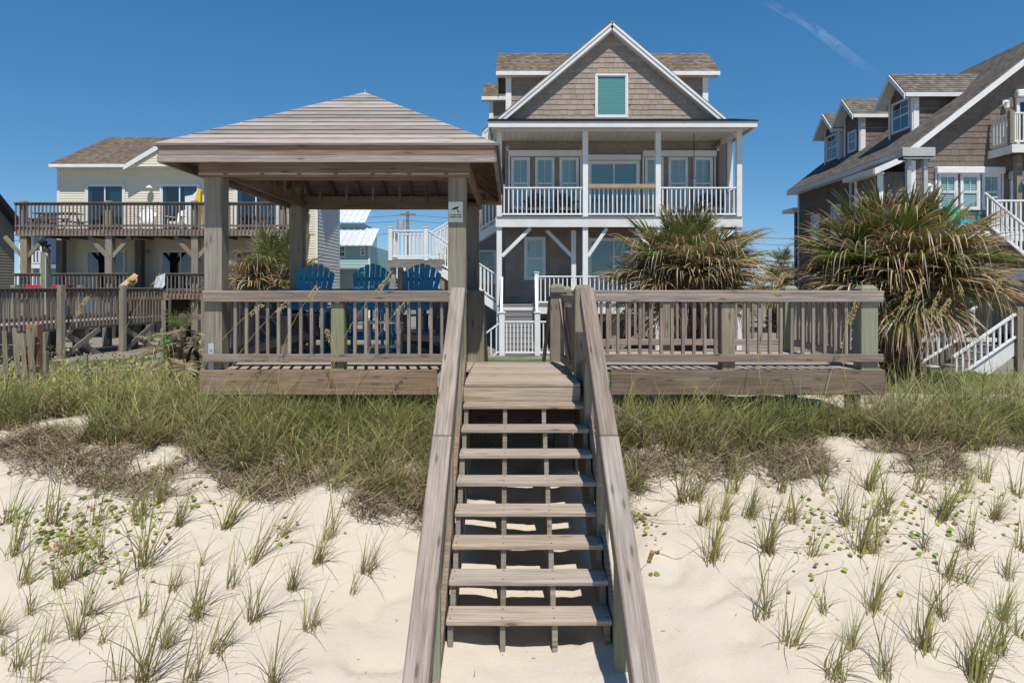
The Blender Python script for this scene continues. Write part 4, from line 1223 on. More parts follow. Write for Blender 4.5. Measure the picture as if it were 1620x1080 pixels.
# metal floodlight box on two posts in front of the right house
lb = thing('floodlight_box', 'grey metal box on two square posts in front of the brown house', 'floodlight box', (11.85, 20, -1))
box('post', lb, P_METAL, 11.58, 11.70, 20.0, 20.12, -1.2, 4.72); box('post', lb, P_METAL, 12.07, 12.19, 20.0, 20.12, -1.2, 4.72)
box('housing', lb, P_METAL, 11.36, 12.32, 19.85, 20.3, 4.76, 5.02, .01)
for k in range(6): box('lamp_cell', lb, P_BLACK, 11.42 + k * .145, 11.53 + k * .145, 19.86, 20.2, 4.70, 4.758, .004)
box('lower_trim', lb, P_METAL, 11.38, 12.30, 19.84, 19.858, 4.685, 4.71)

# white stairs low on the right
ws = thing('white_stairs', 'white painted wooden stairs with balusters low beside the right palm', 'stairs', (10.1, 15, -1.2))
WSY = 15.0
pa, pb = Vector((X(1497, WSY), WSY, Z(618, WSY))), Vector((X(1606, WSY), WSY, Z(550, WSY)))
slope_rail(ws, pa + Vector((.15, 0, .12)), pb + Vector((0, 0, .12)), .62, sp=.13, bw=.04)
slope_rail(ws, pa + Vector((-.1, 1.1, .25)), pb + Vector((-.1, 1.1, .25)), .62, sp=.13, bw=.04)
prism('stringer', ws, P_WHITE, [(pa.x, pa.z - .1), (pa.x + .3, pa.z - .15), (pb.x, pb.z - .18), (pb.x, pb.z + .16), (pa.x + .1, pa.z + .12)], WSY + .03, WSY + .08)
for k in range(6):
    q = pa + (pb - pa) * ((k + .5) / 6)
    box('step', ws, P_GREYSTEP, q.x - .14, q.x + .16, WSY + .09, WSY + 1.0, q.z + .05, q.z + .09)
box('newel_post', ws, W_POST, pb.x + .02, pb.x + .15, WSY - .05, WSY + .08, -1.3, pb.z + .9)
box('newel_post', ws, W_POST, pa.x - .35, pa.x - .22, WSY - .05, WSY + .08, -1.3, pa.z + .52); box('newel_cap', ws, P_CEIL, pa.x - .38, pa.x - .19, WSY - .08, WSY + .11, pa.z + .52, pa.z + .55)
box('landing_beam', ws, P_WHITE_W, pb.x + .2, pb.x + 2.5, WSY, WSY + .05, pb.z - .1, pb.z + .1)
white_rail(ws, pb.x + .2, pb.x + 2.4, WSY + .03, pb.z + .1, .68, sp=.13, bw=.04)
# board fence behind the palm
pf = thing('board_fence', 'greyed vertical board fence with a pale cap behind the right palm', 'fence', (9.6, 16.4, -1.1))
for k in range(17):
    x = X(1425, 16.4) + k * .125
    box('fence_board', pf, W_DARK, x, x + .118, 16.4 + random.uniform(0, .01), 16.425, -1.3, Z(541, 16.4) + random.uniform(-.015, .005), .003)
box('fence_cap', pf, P_WHITE_W, X(1436, 16.4), X(1436, 16.4) + 2.1, 16.33, 16.48, Z(541, 16.4) + .008, Z(535, 16.4) + .01)

# ------------------------------------------------------------------ left house (cream, with decks)
lh = thing('beach_house', 'cream sided beach house with grey wooden decks on the left', 'house', (-14, 33, -1.16))
LY, LDY = 31.0, 28.0
S3, S2 = F / LY, F / LDY
lx0, lx1 = X(92, LY), X(502, LY)
ueave = Z(263, LY); uf2 = Z(362, LDY) + .02; lf2 = Z(462, LDY)
Geo().box(lx0, lx1, LY, LY + 4, lf2, ueave + .02).build('wall', lh, P_CREAM)
Geo().box(lx0, lx1 - 3.2, LY + 4.002, LY + 9, lf2, ueave + .02).build('wall', lh, P_CREAM)
doors_u = [(X(136, LY), X(199, LY)), (X(254, LY), X(317, LY)), (X(372, LY), X(440, LY))]
doors_l = [(X(136, LY), X(200, LY)), (X(254, LY), X(320, LY)), (X(372, LY), X(436, LY))]
dtop, dltop = Z(291, LY), Z(395, LY)
gcx = X(272, LY); gsl = .6; gpk = Z(227, LY)
def lroof(x): return max(ueave - .1, gpk - abs(x - gcx) * gsl - .12)
with frame(at(0, LY, 0)):
    clap(lh, P_CREAM, lx0 + .1, lx1 - .08, uf2, gpk, holes=[(a, b, uf2, dtop) for a, b in doors_u], roof=lambda x: gpk - abs(x - gcx) * gsl - .1 if abs(x - gcx) < 1.6 else ueave)
    clap(lh, P_CREAM, lx0 + .1, lx1 - .08, lf2, uf2 - .2, holes=[(a, b, lf2, dltop) for a, b in doors_l])
    for a, b in doors_u: slider(lh, a, b, uf2, dtop, curtain=((.02, .12), (.6, .95)))
    for a, b in doors_l: slider(lh, a, b, lf2, dltop, curtain=((.02, .15), (.65, .95)))
    box('corner_board', lh, P_WHITE, lx0 - .03, lx0 + .1, -.05, -.002, lf2, ueave); box('corner_board', lh, P_WHITE, lx1 - .1, lx1 + .03, -.05, -.002, lf2, ueave)
    wall_lamp(lh, X(240, LY), Z(296, LY), P_WHITE, 1.3); wall_lamp(lh, X(237, LY), Z(398, LY), P_METAL)
with frame(at(lx1, LY, 0, R(90))):
    clap(lh, P_CEIL, .1, 4.0, -1.0, ueave, e=.16)
prism('gable_wall', lh, P_CREAM, [(gcx - 1.75, ueave - .1), (gcx + 1.75, ueave - .1), (gcx, gpk - .12)], 30.47, LY + 3)
with frame(at(0, 30.47, 0)): clap(lh, P_CREAM, gcx - 1.75, gcx + 1.75, ueave - .1, gpk, roof=lambda x: gpk - abs(x - gcx) * gsl - .12)
# roof: one plane towards us, and a front gable
ridge_z = Z(218, 35.0)
slope(lh, R_BROWN, (X(78, 30.5), 30.5, ueave + .02), (1, 0, 0), (0, 4.5, ridge_z - ueave), lx1 - X(78, 30.5) + .4, math.hypot(4.5, ridge_z - ueave), .17)
slope(lh, R_BROWN, (X(78, 30.5), 39.5, ueave + .02), (1, 0, 0), (0, -4.5, ridge_z - ueave), lx1 - X(78, 30.5) + .4, math.hypot(4.5, ridge_z - ueave), .17)
box('fascia', lh, P_WHITE, X(78, 30.5), X(215, 30.5), 30.44, 30.48, ueave - .14, ueave + .0)
box('soffit', lh, P_WHITE, X(82, 30.5), lx1, 30.482, LY, ueave - .14, ueave - .11, 0)
for s in (-1, 1):
    slope(lh, R_BROWN, (gcx + s * 1.85, 30.4, gpk - 1.85 * gsl + .06), (0, 1, 0), (-s * 1.85, 0, 1.85 * gsl), 2.4, math.hypot(1.85, 1.85 * gsl), .17)
    prism('gable_rake', lh, P_WHITE, [(gcx + s * 1.85, gpk - 1.85 * gsl + .02), (gcx, gpk + .02), (gcx, gpk - .22), (gcx + s * 1.85, gpk - 1.85 * gsl - .2)], 30.36, 30.395)
# decks
dx0, dx1 = X(22, LDY), X(457, LDY)
def grey_rail(parent, x0, x1, y, z, h, sp=.155, bw=.045, pst=()):
    box('rail_cap', parent, W_DARK, x0, x1, y - .07, y + .07, z + h - .035, z + h, .004)
    box('top_rail', parent, W_DARK, x0, x1, y + .022, y + .06, z + h - .125, z + h - .037, 0)
    box('bottom_rail', parent, W_DARK, x0, x1, y + .022, y + .06, z + .06, z + .15, 0)
    n = int((x1 - x0) / sp)
    for k in range(n):
        x = x0 + (k + .5) * (x1 - x0) / n
        box('baluster', parent, W_DARK, x - bw / 2, x + bw / 2, y - .02, y + .02, z - .12, z + h - .037, 0)
for (z, topz) in ((uf2, Z(320, LDY)), (lf2, Z(432, LDY))):
    h = topz - z
    if z == uf2: grey_rail(lh, dx0, dx1, LDY, z, h)
    else:
        grey_rail(lh, dx0, X(205, LDY), LDY, z, h); grey_rail(lh, X(262, LDY), dx1, LDY, z, h)
    box('deck_beam', lh, W_RIM, dx0, dx1, LDY + .065, LDY + .12, z - .30, z - .045)
    for k in range(10): box('deck_board', lh, W_DARK, dx0, dx1, LDY + .1 + k * .29, LDY + .38 + k * .29, z - .042, z, 0)
    for k in range(12): box('deck_joist', lh, W_DARK, dx0 + .3 + k * .95, dx0 + .36 + k * .95, LDY + .13, LY, z - .27, z - .045, 0)
ppx = [X(p, LDY) for p in (33, 168, 305, 445)]
for x in ppx:
    box('deck_post', lh, W_POST, x - .14, x + .14, LDY + .14, LDY + .42, -1.3, uf2 - .3, .01)
    box('rail_post', lh, W_POST, x - .12, x + .12, LDY + .075, LDY + .28, uf2 - .04, Z(317, LDY), .01)
    for s in (-1, 1): beam('knee_brace', lh, W_POST, (x + s * .1, LDY + .25, uf2 - 1.15), (x + s * .85, LDY + .25, uf2 - .32), .06, .16)
for x in (X(98, 30.6), X(222, 30.6)): box('inner_post', lh, W_DARK, x - .15, x + .15, 30.4, 30.7, -1.3, uf2 - .3, .01)
with frame(at(dx1 - .05, LDY, 0, R(90))): grey_rail(lh, .1, 2.9, 0, uf2, Z(320, LDY) - uf2)
box('house_pile', lh, W_DARK, X(250, 31), X(250, 31) + .35, 30.7, 31.05, -1.3, lf2)
for px_ in (60, 160, 335, 420): box('house_pile', lh, W_DARK, X(px_, 31), X(px_, 31) + .35, 30.6, 30.95, -1.3, lf2 - .05)
Geo().box(lx0, lx1, LY + 4, LY + 4.1, -1.2, lf2 - .1).build('under_house_wall', lh, W_DARK)
# things on its decks
pt = thing('picnic_table', 'dark wooden picnic table on the upper deck of the cream house', 'table', (X(92, 29.3), 29.3, uf2))
with frame(at(X(92, 29.3), 29.3, uf2)):
    for k in range(5): box('top_board', pt, W_DARK, -.95, .95, -.38 + k * .155, -.235 + k * .155, .72, .757)
    for s in (-1, 1):
        box('bench_board', pt, W_DARK, -.95, .95, s * .72 - .14, s * .72 + .14, .43, .467)
        for q in (-1, 1): beam('leg', pt, W_DARK, (q * .65, s * .62, 0), (q * .65, s * .2, .72), .04, .09)
    for q in (-1, 1): box('cross_tie', pt, W_DARK, q * .65 - .02, q * .65 + .02, -.8, .8, .34, .428)
wc = adirondack('white_deck_chair', 'white deck chair on the upper deck, left of the floats', P_WHITE, .40, False, 'white chairs on the cream house deck')
wc.matrix_basis = at(X(232, 29.3), 29.3, uf2, R(20))
copy_tree(wc, at(X(283, 29.4), 29.4, uf2, R(-10)), 'white deck chair on the upper deck beside the yellow float', 'white chairs on the cream house deck')
copy_tree(pc, at(X(412, 29.4), 29.4, uf2, R(-60)), 'dark metal chair on the upper deck seen under the gazebo roof', 'dark grey porch chairs')
fl = thing('beach_float', 'bright yellow and white beach float standing on the upper deck', 'float', (X(305, 28.9), 28.9, uf2))
prism('yellow_side', fl, P_YELLOW, [(X(311, 28.9), uf2), (X(317, 28.9), uf2 + .1), (X(319, 28.9), Z(302, 28.9)), (X(316, 28.9), Z(299, 28.9)), (X(309, 28.9), Z(322, 28.9))], 28.8, 29.0)
prism('white_side', fl, P_WHITE, [(X(297, 28.9), uf2), (X(308, 28.9), uf2), (X(308, 28.9), Z(322, 28.9)), (X(315, 28.9), Z(300, 28.9)), (X(306, 28.9), Z(309, 28.9)), (X(294, 28.9), Z(311, 28.9)), (X(294, 28.9), Z(318, 28.9))], 28.82, 28.98)

# boardwalk from the cream house over the dune
bw = thing('boardwalk', 'dark weathered boardwalk with dense balusters crossing in front of the cream house', 'boardwalk', (-14, 21, -1.1))
A, B = Vector((X(-40, 17.5), 17.5, 0)), Vector((X(258, 24.5), 24.5, 0))
ang = math.atan2(B.y - A.y, B.x - A.x); BL = (B - A).length
with frame(at(A.x, A.y, 0, ang)):
    zf = -.10
    for (yy, first) in ((0, True), (1.5, False)):
        box('rail_cap', bw, W_DARK, 0, BL, yy - .07, yy + .07, .905, .94); box('top_rail', bw, W_DARK, 0, BL, yy + .022, yy + .06, .81, .90, 0)
        box('bottom_rail', bw, W_DARK, 0, BL, yy + .022, yy + .06, .0, .09, 0)
        n = int(BL / (.15 if first else .2))
        for k in range(n):
            x = (k + .5) * BL / n
            box('baluster', bw, W_DARK, x - .026, x + .026, yy - .02, yy + .02, -.26 if first else .02, .903, 0)
        box('rim', bw, W_DARK, 0, BL, yy + (.024 if first else -.06), yy + (.06 if first else -.02), -.33, -.135)
    for x in (2.55, 5.0, 7.05, 9.3, BL - .05):
        for yy in (-.12, 1.45):
            box('post', bw, W_POST, x - .08, x + .08, yy - .08, yy + .08, -1.4, 1.02 if x < BL - 1 else .5)
    k = 0.0
    while k < BL - .1:
        box('walk_board', bw, W_DECK, k, k + .16, .06, 1.44, -.135, -.10, 0); k += .168
    for x in (1.2, 3.7, 6.1, 8.3, 10.2):
        for yy in (.5, 1.9, 3.2): box('pile', bw, W_DARK, x + yy * .3 - .11, x + yy * .3 + .11, yy - .11, yy + .11, -1.4, -.14)
        box('pile_cap_beam', bw, W_DARK, x - .06, x + .06, .05, 1.45, -.36, -.14)
    for x in (2.55, 5.0, 7.05):
        beam('cross_brace', bw, W_DARK, (x + .1, .0, -1.2), (x + 1.6, .0, -.35), .05, .16); beam('cross_brace', bw, W_DARK, (x + 1.7, .06, -1.2), (x + .2, .06, -.35), .05, .16)
# stair foot / beach gear by the boardwalk
sh = thing('outdoor_shower', 'outdoor shower post with a black lamp beside the boardwalk', 'shower', (X(69, 22), 22, -1))
box('post', sh, W_GREEN, X(69, 22) - .11, X(69, 22) + .11, 22, 22.2, -1.2, Z(398, 22), .01)
Geo().lathe([(.12, 0), (.09, .1), (.04, .13), (.11, .20), (.12, .24), (0, .26)], 12).build('lamp', sh, P_BLACK, at(X(71, 22), 22.1, Z(398, 22)))
Geo().tube([(X(66, 22), 22.05, Z(405, 22)), (X(66, 22), 22.05, Z(390, 22))], .025, n=6).build('lamp_stem', sh, P_BLACK)
Geo().lathe([(.03, 0), (.05, .05), (.12, .14), (.13, .2), (0, .22)], 12).build('lamp', sh, P_BLACK, at(X(66, 22), 22.05, Z(390, 22) - .02))
Geo().tube([(X(74, 22), 21.95, -.5), (X(74, 22), 21.95, Z(404, 22)), (X(78, 22), 21.85, Z(402, 22)), (X(82, 22), 21.8, Z(405, 22))], .02, n=6).build('pipe', sh, P_METAL)
rt = thing('red_cloth_table', 'table under a red cloth behind the boardwalk railing', 'table', (X(75, 26), 26, 0))
with frame(at(X(80, 26), 26, lf2 - .38)):
    box('top', rt, P_RED, -.65, .65, -.4, .4, .62, .66); box('cloth_drop', rt, P_RED, -.66, .66, -.42, -.402, .46, .655)
    for s in (-1, 1):
        for q in (-1, 1): box('leg', rt, W_DARK, s * .55 - .04, s * .55 + .04, q * .3 - .04, q * .3 + .04, -1.5, .618)
bd = thing('leaning_board', 'pale wooden board leaning on the deck railing with a straw hat', 'board', (X(200, 26), 26, .9))
beam('board', bd, W_NEW, (X(193, 26), 25.9, Z(455, 26)), (X(209, 26), 26.3, Z(434, 26)), .2, .04, up=(0, -1, .3))
hat = thing('straw_hat', 'round straw hat hanging on the end of the deck railing', 'hat', (X(212, 25.7), 25.7, 1.2))
Geo().lathe([(0, .16), (.10, .15), (.14, .10), (.15, .02), (.27, -.01), (.28, -.02), (.15, 0)], 20).build('hat_body', hat, P_STRAW, at(X(212, 25.7), 25.6, Z(443, 25.7)) @ Matrix.Rotation(R(70), 4, 'X') @ Matrix.Rotation(R(25), 4, 'Y') @ Matrix.Scale(.62, 4), smooth=True)
Geo().lathe([(.142, .10), (.155, .03)], 20).build('hat_band', hat, P_BLACK, at(X(212, 25.7), 25.6, Z(443, 25.7)) @ Matrix.Rotation(R(70), 4, 'X') @ Matrix.Rotation(R(25), 4, 'Y') @ Matrix.Scale(.62, 4))
tw = Geo(); nx3, nz3 = 12, 10
for j in range(nz3 + 1):
    for i in range(nx3 + 1):
        u, w_ = i / nx3, j / nz3
        tw.v.append((X(247 + 14 * u - 4 * w_ * (1 - u), 24.3) + .06 * w_ * math.sin(u * 9), 24.3 - .05 * math.sin(u * 12 + w_ * 3) * (.3 + w_), Z(438 - 6 * u + 24 * w_ + 6 * w_ * math.sin(u * 5), 24.3)))
for j in range(nz3):
    for i in range(nx3):
        k = j * (nx3 + 1) + i; tw.f.append((k, k + 1, k + nx3 + 2, k + nx3 + 1))
tag(tw.build('beach_towel', None, P_TOWEL, smooth=True), 'white towel hung over the end of the boardwalk railing', 'towel')
bn = thing('green_bin', 'bright green plastic bin on the ground under the cream house deck', 'bin', (X(277, 20), 20, -1.15))
Geo().lathe([(.0, 0), (.34, 0), (.36, .05), (.42, .82), (.46, .84), (.46, .90), (.40, .92), (.36, .6)], 20).build('bin_body', bn, P_GREENBIN, at(X(277, 20.0), 20.0, -1.16) @ Matrix.Scale(.62, 4, (0, 0, 1)), smooth=True)
g_ = Geo()
for k in range(14):
    a = k * 2 * math.pi / 14
    g_.box(-.03, .03, -.02, .02, .74, .84); 
    break
for s in (-1, 1): Geo().box(-.09, .09, -.03, .03, .42, .47).build('bin_handle', bn, P_GREENBIN, at(X(277, 20.0) + s * .44, 20.0, -1.16, R(90)))
# slatted sand fence at the left edge
sf_ = thing('sand_fence', 'leaning grey slat sand fence with a brown post at the left edge', 'fence', (X(30, 9.8), 9.8, -.6))
for (pa_, pb_) in ((-12, 3), (6, 12), (22, 30), (33, 44), (44, 58), (-30, -20), (28, 27), (52, 47)):
    zt = Z(521 + random.uniform(-6, 6), 9.8); zb_ = Z(618, 9.8)
    beam('slat', sf_, W_POST, (X(pb_, 9.8), 9.8 + random.uniform(-.03, .03), zb_), (X(pa_, 9.8) + .02, 9.78, zt), .066, .012, up=(0, -1, 0), bev=.002)
box('post', sf_, wood('red_brown_post_wood', (.2, .11, .06), (.33, .2, .12), (.42, .28, .18)), X(44, 9.9), X(62, 9.9), 9.86, 9.98, -.9, Z(513, 9.9))
box('post', sf_, W_GREEN, X(66, 10.4), X(73, 10.4), 10.4, 10.47, -.9, Z(556, 10.4))
for z in (Z(545, 9.8), Z(580, 9.8)):
    Geo().tube([(X(-40, 9.8), 9.83, z + .02), (X(10, 9.8), 9.83, z - .01), (X(60, 9.8), 9.83, z + .015)], .004, n=5).build('wire', sf_, P_METAL)
# thin stakes in the grass near the boardwalk
for px_, d_, tp, lab in ((134, 11, 560, 'thin grey stake standing in the dune grass left of the gazebo'), (256, 12, 520, 'pale green stake in the grass beside the green bin')):
    box('stake', None, W_GREEN, X(px_, d_) - .03, X(px_, d_) + .03, d_, d_ + .05, -.9, Z(tp, d_))
    tag(bpy.data.objects[list(WM)[-1]], lab, 'stake')

# ------------------------------------------------------------------ houses further away
fl_ = thing('far_house', 'beige sided house with dark roof cut by the left edge', 'house', (-26, 32, -1.1))
fx = -24.8                                     # gable wall facing right, ridge running away to the left
Geo().box(-33, fx, 26, 34, -1.2, 4.05).build('wall', fl_, P_GREYSID)
prism('gable_wall', fl_, P_GREYSID, [(26, 4.0), (34, 4.0), (30, 7.25)], -33, fx - .001, 'x')
with frame(at(fx, 26, 0, R(90))): clap(fl_, P_GREYSID, .0, 8, -1.1, 7.1, roof=lambda x: 7.2 - abs(x - 4) * .8, e=.14)
for s_, y0 in ((1, 25.6), (-1, 34.4)):
    slope(fl_, R_DARK, (-33, y0, 3.98), (1, 0, 0), (0, s_ * 4.4, 3.52), 8.55, math.hypot(4.4, 3.52), .2, th=.3)
    prism('rake_board', fl_, P_WHITE, [(y0, 3.9), (30, 7.42), (30, 7.2), (y0, 3.68)], fx + .2, fx + .25, 'x')
fb = thing('far_house', 'pale blue house with white balconies seen under the left deck', 'house', (-33, 52, -1.1))
d_ = 52.0
Geo().box(X(38, d_), X(95, d_), d_, d_ + 6, -1.2, Z(372, d_)).build('wall', fb, P_BLUESID)
for zt in (405, 440):
    with frame(at(0, d_ - 1.2, 0)): white_rail(fb, X(52, d_), X(92, d_), 0, Z(zt + 14, d_), 1.0, sp=.25, bw=.09)
    box('balcony_floor', fb, P_WHITE, X(50, d_), X(94, d_), d_ - 1.3, d_, Z(zt + 20, d_), Z(zt + 14, d_))
for px_ in (52, 66, 84): box('column', fb, P_WHITE, X(px_, d_) - .12, X(px_, d_) + .12, d_ - 1.3, d_ - 1.06, -1.2, Z(374, d_))
with frame(at(0, d_, 0)): window(fb, X(70, d_), X(82, d_), Z(418, d_), Z(392, d_), P_BLIND, t=.1, slats=False)
box('roof_band', fb, P_WHITE, X(34, d_), X(97, d_), d_ - 1.6, d_ + .4, Z(374, d_), Z(368, d_))
slope(fb, R_DARK, (X(34, d_), d_ - 1.6, Z(368, d_)), (1, 0, 0), (0, 1, .4), 3.1, 5, .4)

ft = thing('far_house', 'pale teal house with white metal roofs seen through the gazebo', 'house', (-11, 46, -1.1))
d_ = 46.0
tx0, tx1 = X(480, d_), X(584, d_)
Geo().box(tx0, tx1, d_, d_ + 8, -1.2, Z(388, d_)).build('wall', ft, P_TEALSID)
with frame(at(0, d_, 0)):
    clap(ft, P_TEALSID, tx0, tx1, -1.1, Z(388, d_), e=.2, holes=((X(570, d_), X(578, d_), Z(404, d_), Z(392, d_)), (X(538, d_), X(547, d_), Z(406, d_), Z(391, d_))))
    window(ft, X(570, d_), X(578, d_), Z(405, d_), Z(391, d_), None, t=.06, grid=True, glass=GLASS_D); window(ft, X(536, d_), X(547, d_), Z(407, d_), Z(389, d_), None, t=.06, grid=True, glass=GLASS_D)
box('corner_board', ft, P_WHITE, tx1 - .05, tx1 + .08, d_ - .06, d_ - .03, -1.1, Z(388, d_))
Geo().box(tx0, X(564, d_), d_ + 2, d_ + 7, Z(388, d_), Z(349, d_)).build('upper_wall', ft, P_TEALSID)
def tin(o, xd, ud, L, S):
    xd, ud = Vector(xd).normalized(), Vector(ud).normalized(); nz = xd.cross(ud); nz = nz if nz.z > 0 else -nz
    M = Matrix(((xd.x, ud.x, nz.x, o[0]), (xd.y, ud.y, nz.y, o[1]), (xd.z, ud.z, nz.z, o[2]), (0, 0, 0, 1)))
    n = int(L / .4)
    for k in range(n):
        w_ = L / n
        g2 = Geo().box(k * w_, (k + 1) * w_ - .004, 0, S, -.03, 0).box(k * w_, k * w_ + .05, 0, S, .001, .06)
        g2.build('metal_roof_panel', ft, P_TIN, M)
tin((tx0, d_ - .5, Z(388, d_) - .05), (1, 0, 0), (0, 2.5, 1.35), X(591, d_) - tx0, 2.85)
tin((tx0, d_ + 1.5, Z(352, d_) + .15), (1, 0, 0), (0, 2.5, 1.35), X(570, d_) - tx0, 2.85)
fs = thing('far_shed', 'low pale sided shed beyond the gazebo, below the teal house', 'shed', (-9, 42, -1.1))
Geo().box(X(500, 42), X(565, 42), 42, 44, -1.2, Z(428, 42)).build('wall', fs, P_GREYSID)
with frame(at(0, 42, 0)): clap(fs, P_CEIL, X(500, 42), X(565, 42), -1.1, Z(428, 42), e=.2)
box('roof', fs, P_TIN, X(497, 42), X(568, 42), 41.7, 44.2, Z(428, 42), Z(425, 42))

# car parked beyond the left house
car = thing('parked_car', 'dark parked car seen low between the boardwalk piles', 'car', (X(240, 38), 38, -1.15))
with frame(at(X(243, 38), 38, -1.15)):
    prism('body', car, P_DKGREY, [(-2.2, .3), (2.2, .3), (2.25, .75), (1.5, .9), (.9, 1.42), (-1.0, 1.45), (-1.6, .95), (-2.25, .85)], -.85, .85)
    prism('side_window', car, GLASS_D, [(-1.35, .95), (1.2, .95), (.8, 1.36), (-.95, 1.38)], -.862, -.852)
    for x in (-1.4, 1.4):
        w2 = Geo().tube([(x, -.88, .32), (x, -.66, .32)], .32, n=18).build('wheel', car, P_BLACK)
        Geo().tube([(x, -.89, .32), (x, -.882, .32)], .2, n=14).build('rim', w2, P_METAL)

# utility pole and wires
up = thing('utility_pole', 'utility pole with a transformer beyond the white stair landing', 'pole', (X(645, 62), 62, -1.1))
Geo().tube([(X(645, 62), 62, -1.2), (X(645, 62), 62, Z(335, 62))], .17, .13, n=10).build('pole', up, W_DARK)
Geo().tube([(X(634, 62), 61.9, Z(363, 62)), (X(634, 62), 61.9, Z(348, 62))], .32, n=14).build('transformer', up, P_METAL)
Geo().tube([(X(633, 62), 61.9, Z(348, 62)), (X(633, 62), 61.9, Z(339, 62))], .06, n=8).build('insulator', up, P_METAL)
box('crossarm', up, W_DARK, X(632, 62), X(658, 62), 61.85, 61.98, Z(341, 62), Z(338, 62))
for k, (za, zb_) in enumerate(((340, 352), (349, 366), (368, 384))):
    a, b, c_ = Vector((-90, 62, Z(za, 62) - 1.5)), Vector((X(645, 62), 62, Z(za, 62))), Vector((95, 64, Z(zb_, 62) - .5))
    pts = [a + (b - a) * i / 8 - Vector((0, 0, 1.2 * math.sin(math.pi * i / 8))) for i in range(8)] + [b + (c_ - b) * i / 14 - Vector((0, 0, 2.0 * math.sin(math.pi * i / 14))) for i in range(15)]
    w2 = Geo().tube(pts, .022, n=5).build('power_line', None, P_BLACK)
    tag(w2, ('topmost thin power line running from the utility pole', 'middle thin power line running from the utility pole', 'lowest thin power line running from the utility pole')[k], 'cable', 'power lines')

# ------------------------------------------------------------------ palms
def frond_mesh(elev, dry, seed, n=42, Lp=.62, Lf=.70, hang=.35):
    """costapalmate leaf leaving the crown along +x at the given elevation"""
    r = np.random.default_rng(seed)
    V = []; Q = []; C = []
    e = R(elev)
    tan = np.array([.47, .35, .20]); grey = np.array([.42, .36, .29]); rust = np.array([.32, .15, .06])
    green = np.array([.115, .160, .034]) * (1 + .3 * r.standard_normal()); lime = np.array([.24, .26, .045])
    # stalk: bends down a little
    m = 7; P = []; a = e; p = np.zeros(3)
    for i in range(m):
        P.append(p.copy()); a -= R(3.4) * hang
        p = p + Lp / (m - 1) * np.array([math.cos(a), 0, math.sin(a)])
    base = len(V)
    side = np.array([0, 1., 0])
    for i, q in enumerate(P):
        w = .024 - .010 * i / (m - 1)
        V += [q - side * w, q + side * w]; C += [lime * .9 if dry < .7 else tan * .7] * 2
    for i in range(m - 1): Q.append((base + 2 * i, base + 2 * i + 1, base + 2 * i + 3, base + 2 * i + 2))
    # fan
    end = P[-1]
    fa = a
    fw = np.array([math.cos(fa), 0, math.sin(fa)]); nm = np.array([-math.sin(fa), 0, math.cos(fa)])
    tipd = .36 + .42 * r.random()
    for k in range(n):
        u = (k + .5) / n * 2 - 1
        th = u * R(128) + r.normal(0, .035)
        cost = .34 * (1 - abs(u)) ** 1.2                     # leaflets leave the midrib further out near the middle
        root = end + fw * cost - nm * cost * .25
        dirv = fw * math.cos(th) + side * math.sin(th) + nm * (.22 * abs(math.sin(th)) + r.normal(0, .05))
        dirv /= np.linalg.norm(dirv)
        L = Lf * (1 - .28 * abs(u) ** 2) * r.uniform(.88, 1.08)
        wd = np.cross(dirv, nm); wd /= np.linalg.norm(wd) + 1e-9
        wd = wd * .9 + nm * (.45 if k % 2 else -.45)
        S = 8; base = len(V)
        drp = (.10 + 1.3 * r.random() ** 3) * (1 + 1.2 * dry) * (hang + .25)
        br = tipd + r.normal(0, .10)
        tcol = (tan, grey, rust)[r.choice(3, p=[.5, .3, .2])] * r.uniform(.75, 1.2)
        mixg = r.uniform(0, .35)
        gcol = green * (1 - mixg) + lime * mixg
        twist = r.normal(0, .12)
        if r.random() < .14: br = r.uniform(-.1, .3)
        for i in range(S + 1):
            t_ = i / S
            q = root + dirv * L * t_ * (1 - .12 * t_ * drp)
            over = max(0, t_ - .58)
            q = q + np.array([0, 0, -1.]) * L * (drp * 4.2 * over ** 2 + .05 * t_ ** 2 * hang) + side * twist * over ** 2
            w = (.0150 * min(1, .25 + 2.4 * t_) * (1 if t_ < .5 else max(.06, 1 - (t_ - .5) * 1.9)))
            k_ = min(1, max(0, (t_ - br) * 4.5 + .1))
            k_ = max(k_, dry)
            c = gcol * (1 - k_) + tcol * k_
            if dry < .7: c = c * (1 + .5 * max(0, .25 - t_)) + lime * .15 * max(0, .3 - t_)
            V += [q - wd * w, q + wd * w]; C += [c, c]
        for i in range(S): Q.append((base + 2 * i, base + 2 * i + 1, base + 2 * i + 3, base + 2 * i + 2))
    return np_mesh('frond', np.array(V), np.array(Q), L_PALM, np.array(C))
FR = {}
for kind, elevs, dry in (('g', (74, 56, 40, 24, 8, -10), 0.0), ('d', (34, 8, -16), .5), ('x', (-12, -32, -50), 1.0)):
    for e in elevs:
        for s_ in range(2): FR[(kind, e, s_)] = frond_mesh(e, dry, hang=.3 if e > 35 else .5 if e > 0 else .65, seed= hash((e, s_, len(kind) + int(dry * 10))) % 9999, Lp=.60 if kind != 'x' else .55)
t = NT('palm_boots')
nb = t.noise(t.coords((1, 1, .5), 5), 14, 5, .7)
PALMBARK = t.finish(t.ramp(nb, [(.3, (.055, .045, .036)), (.6, (.17, .14, .11)), (.8, (.28, .235, .18))]), .95, t.bump(nb, .8, .03), .1)
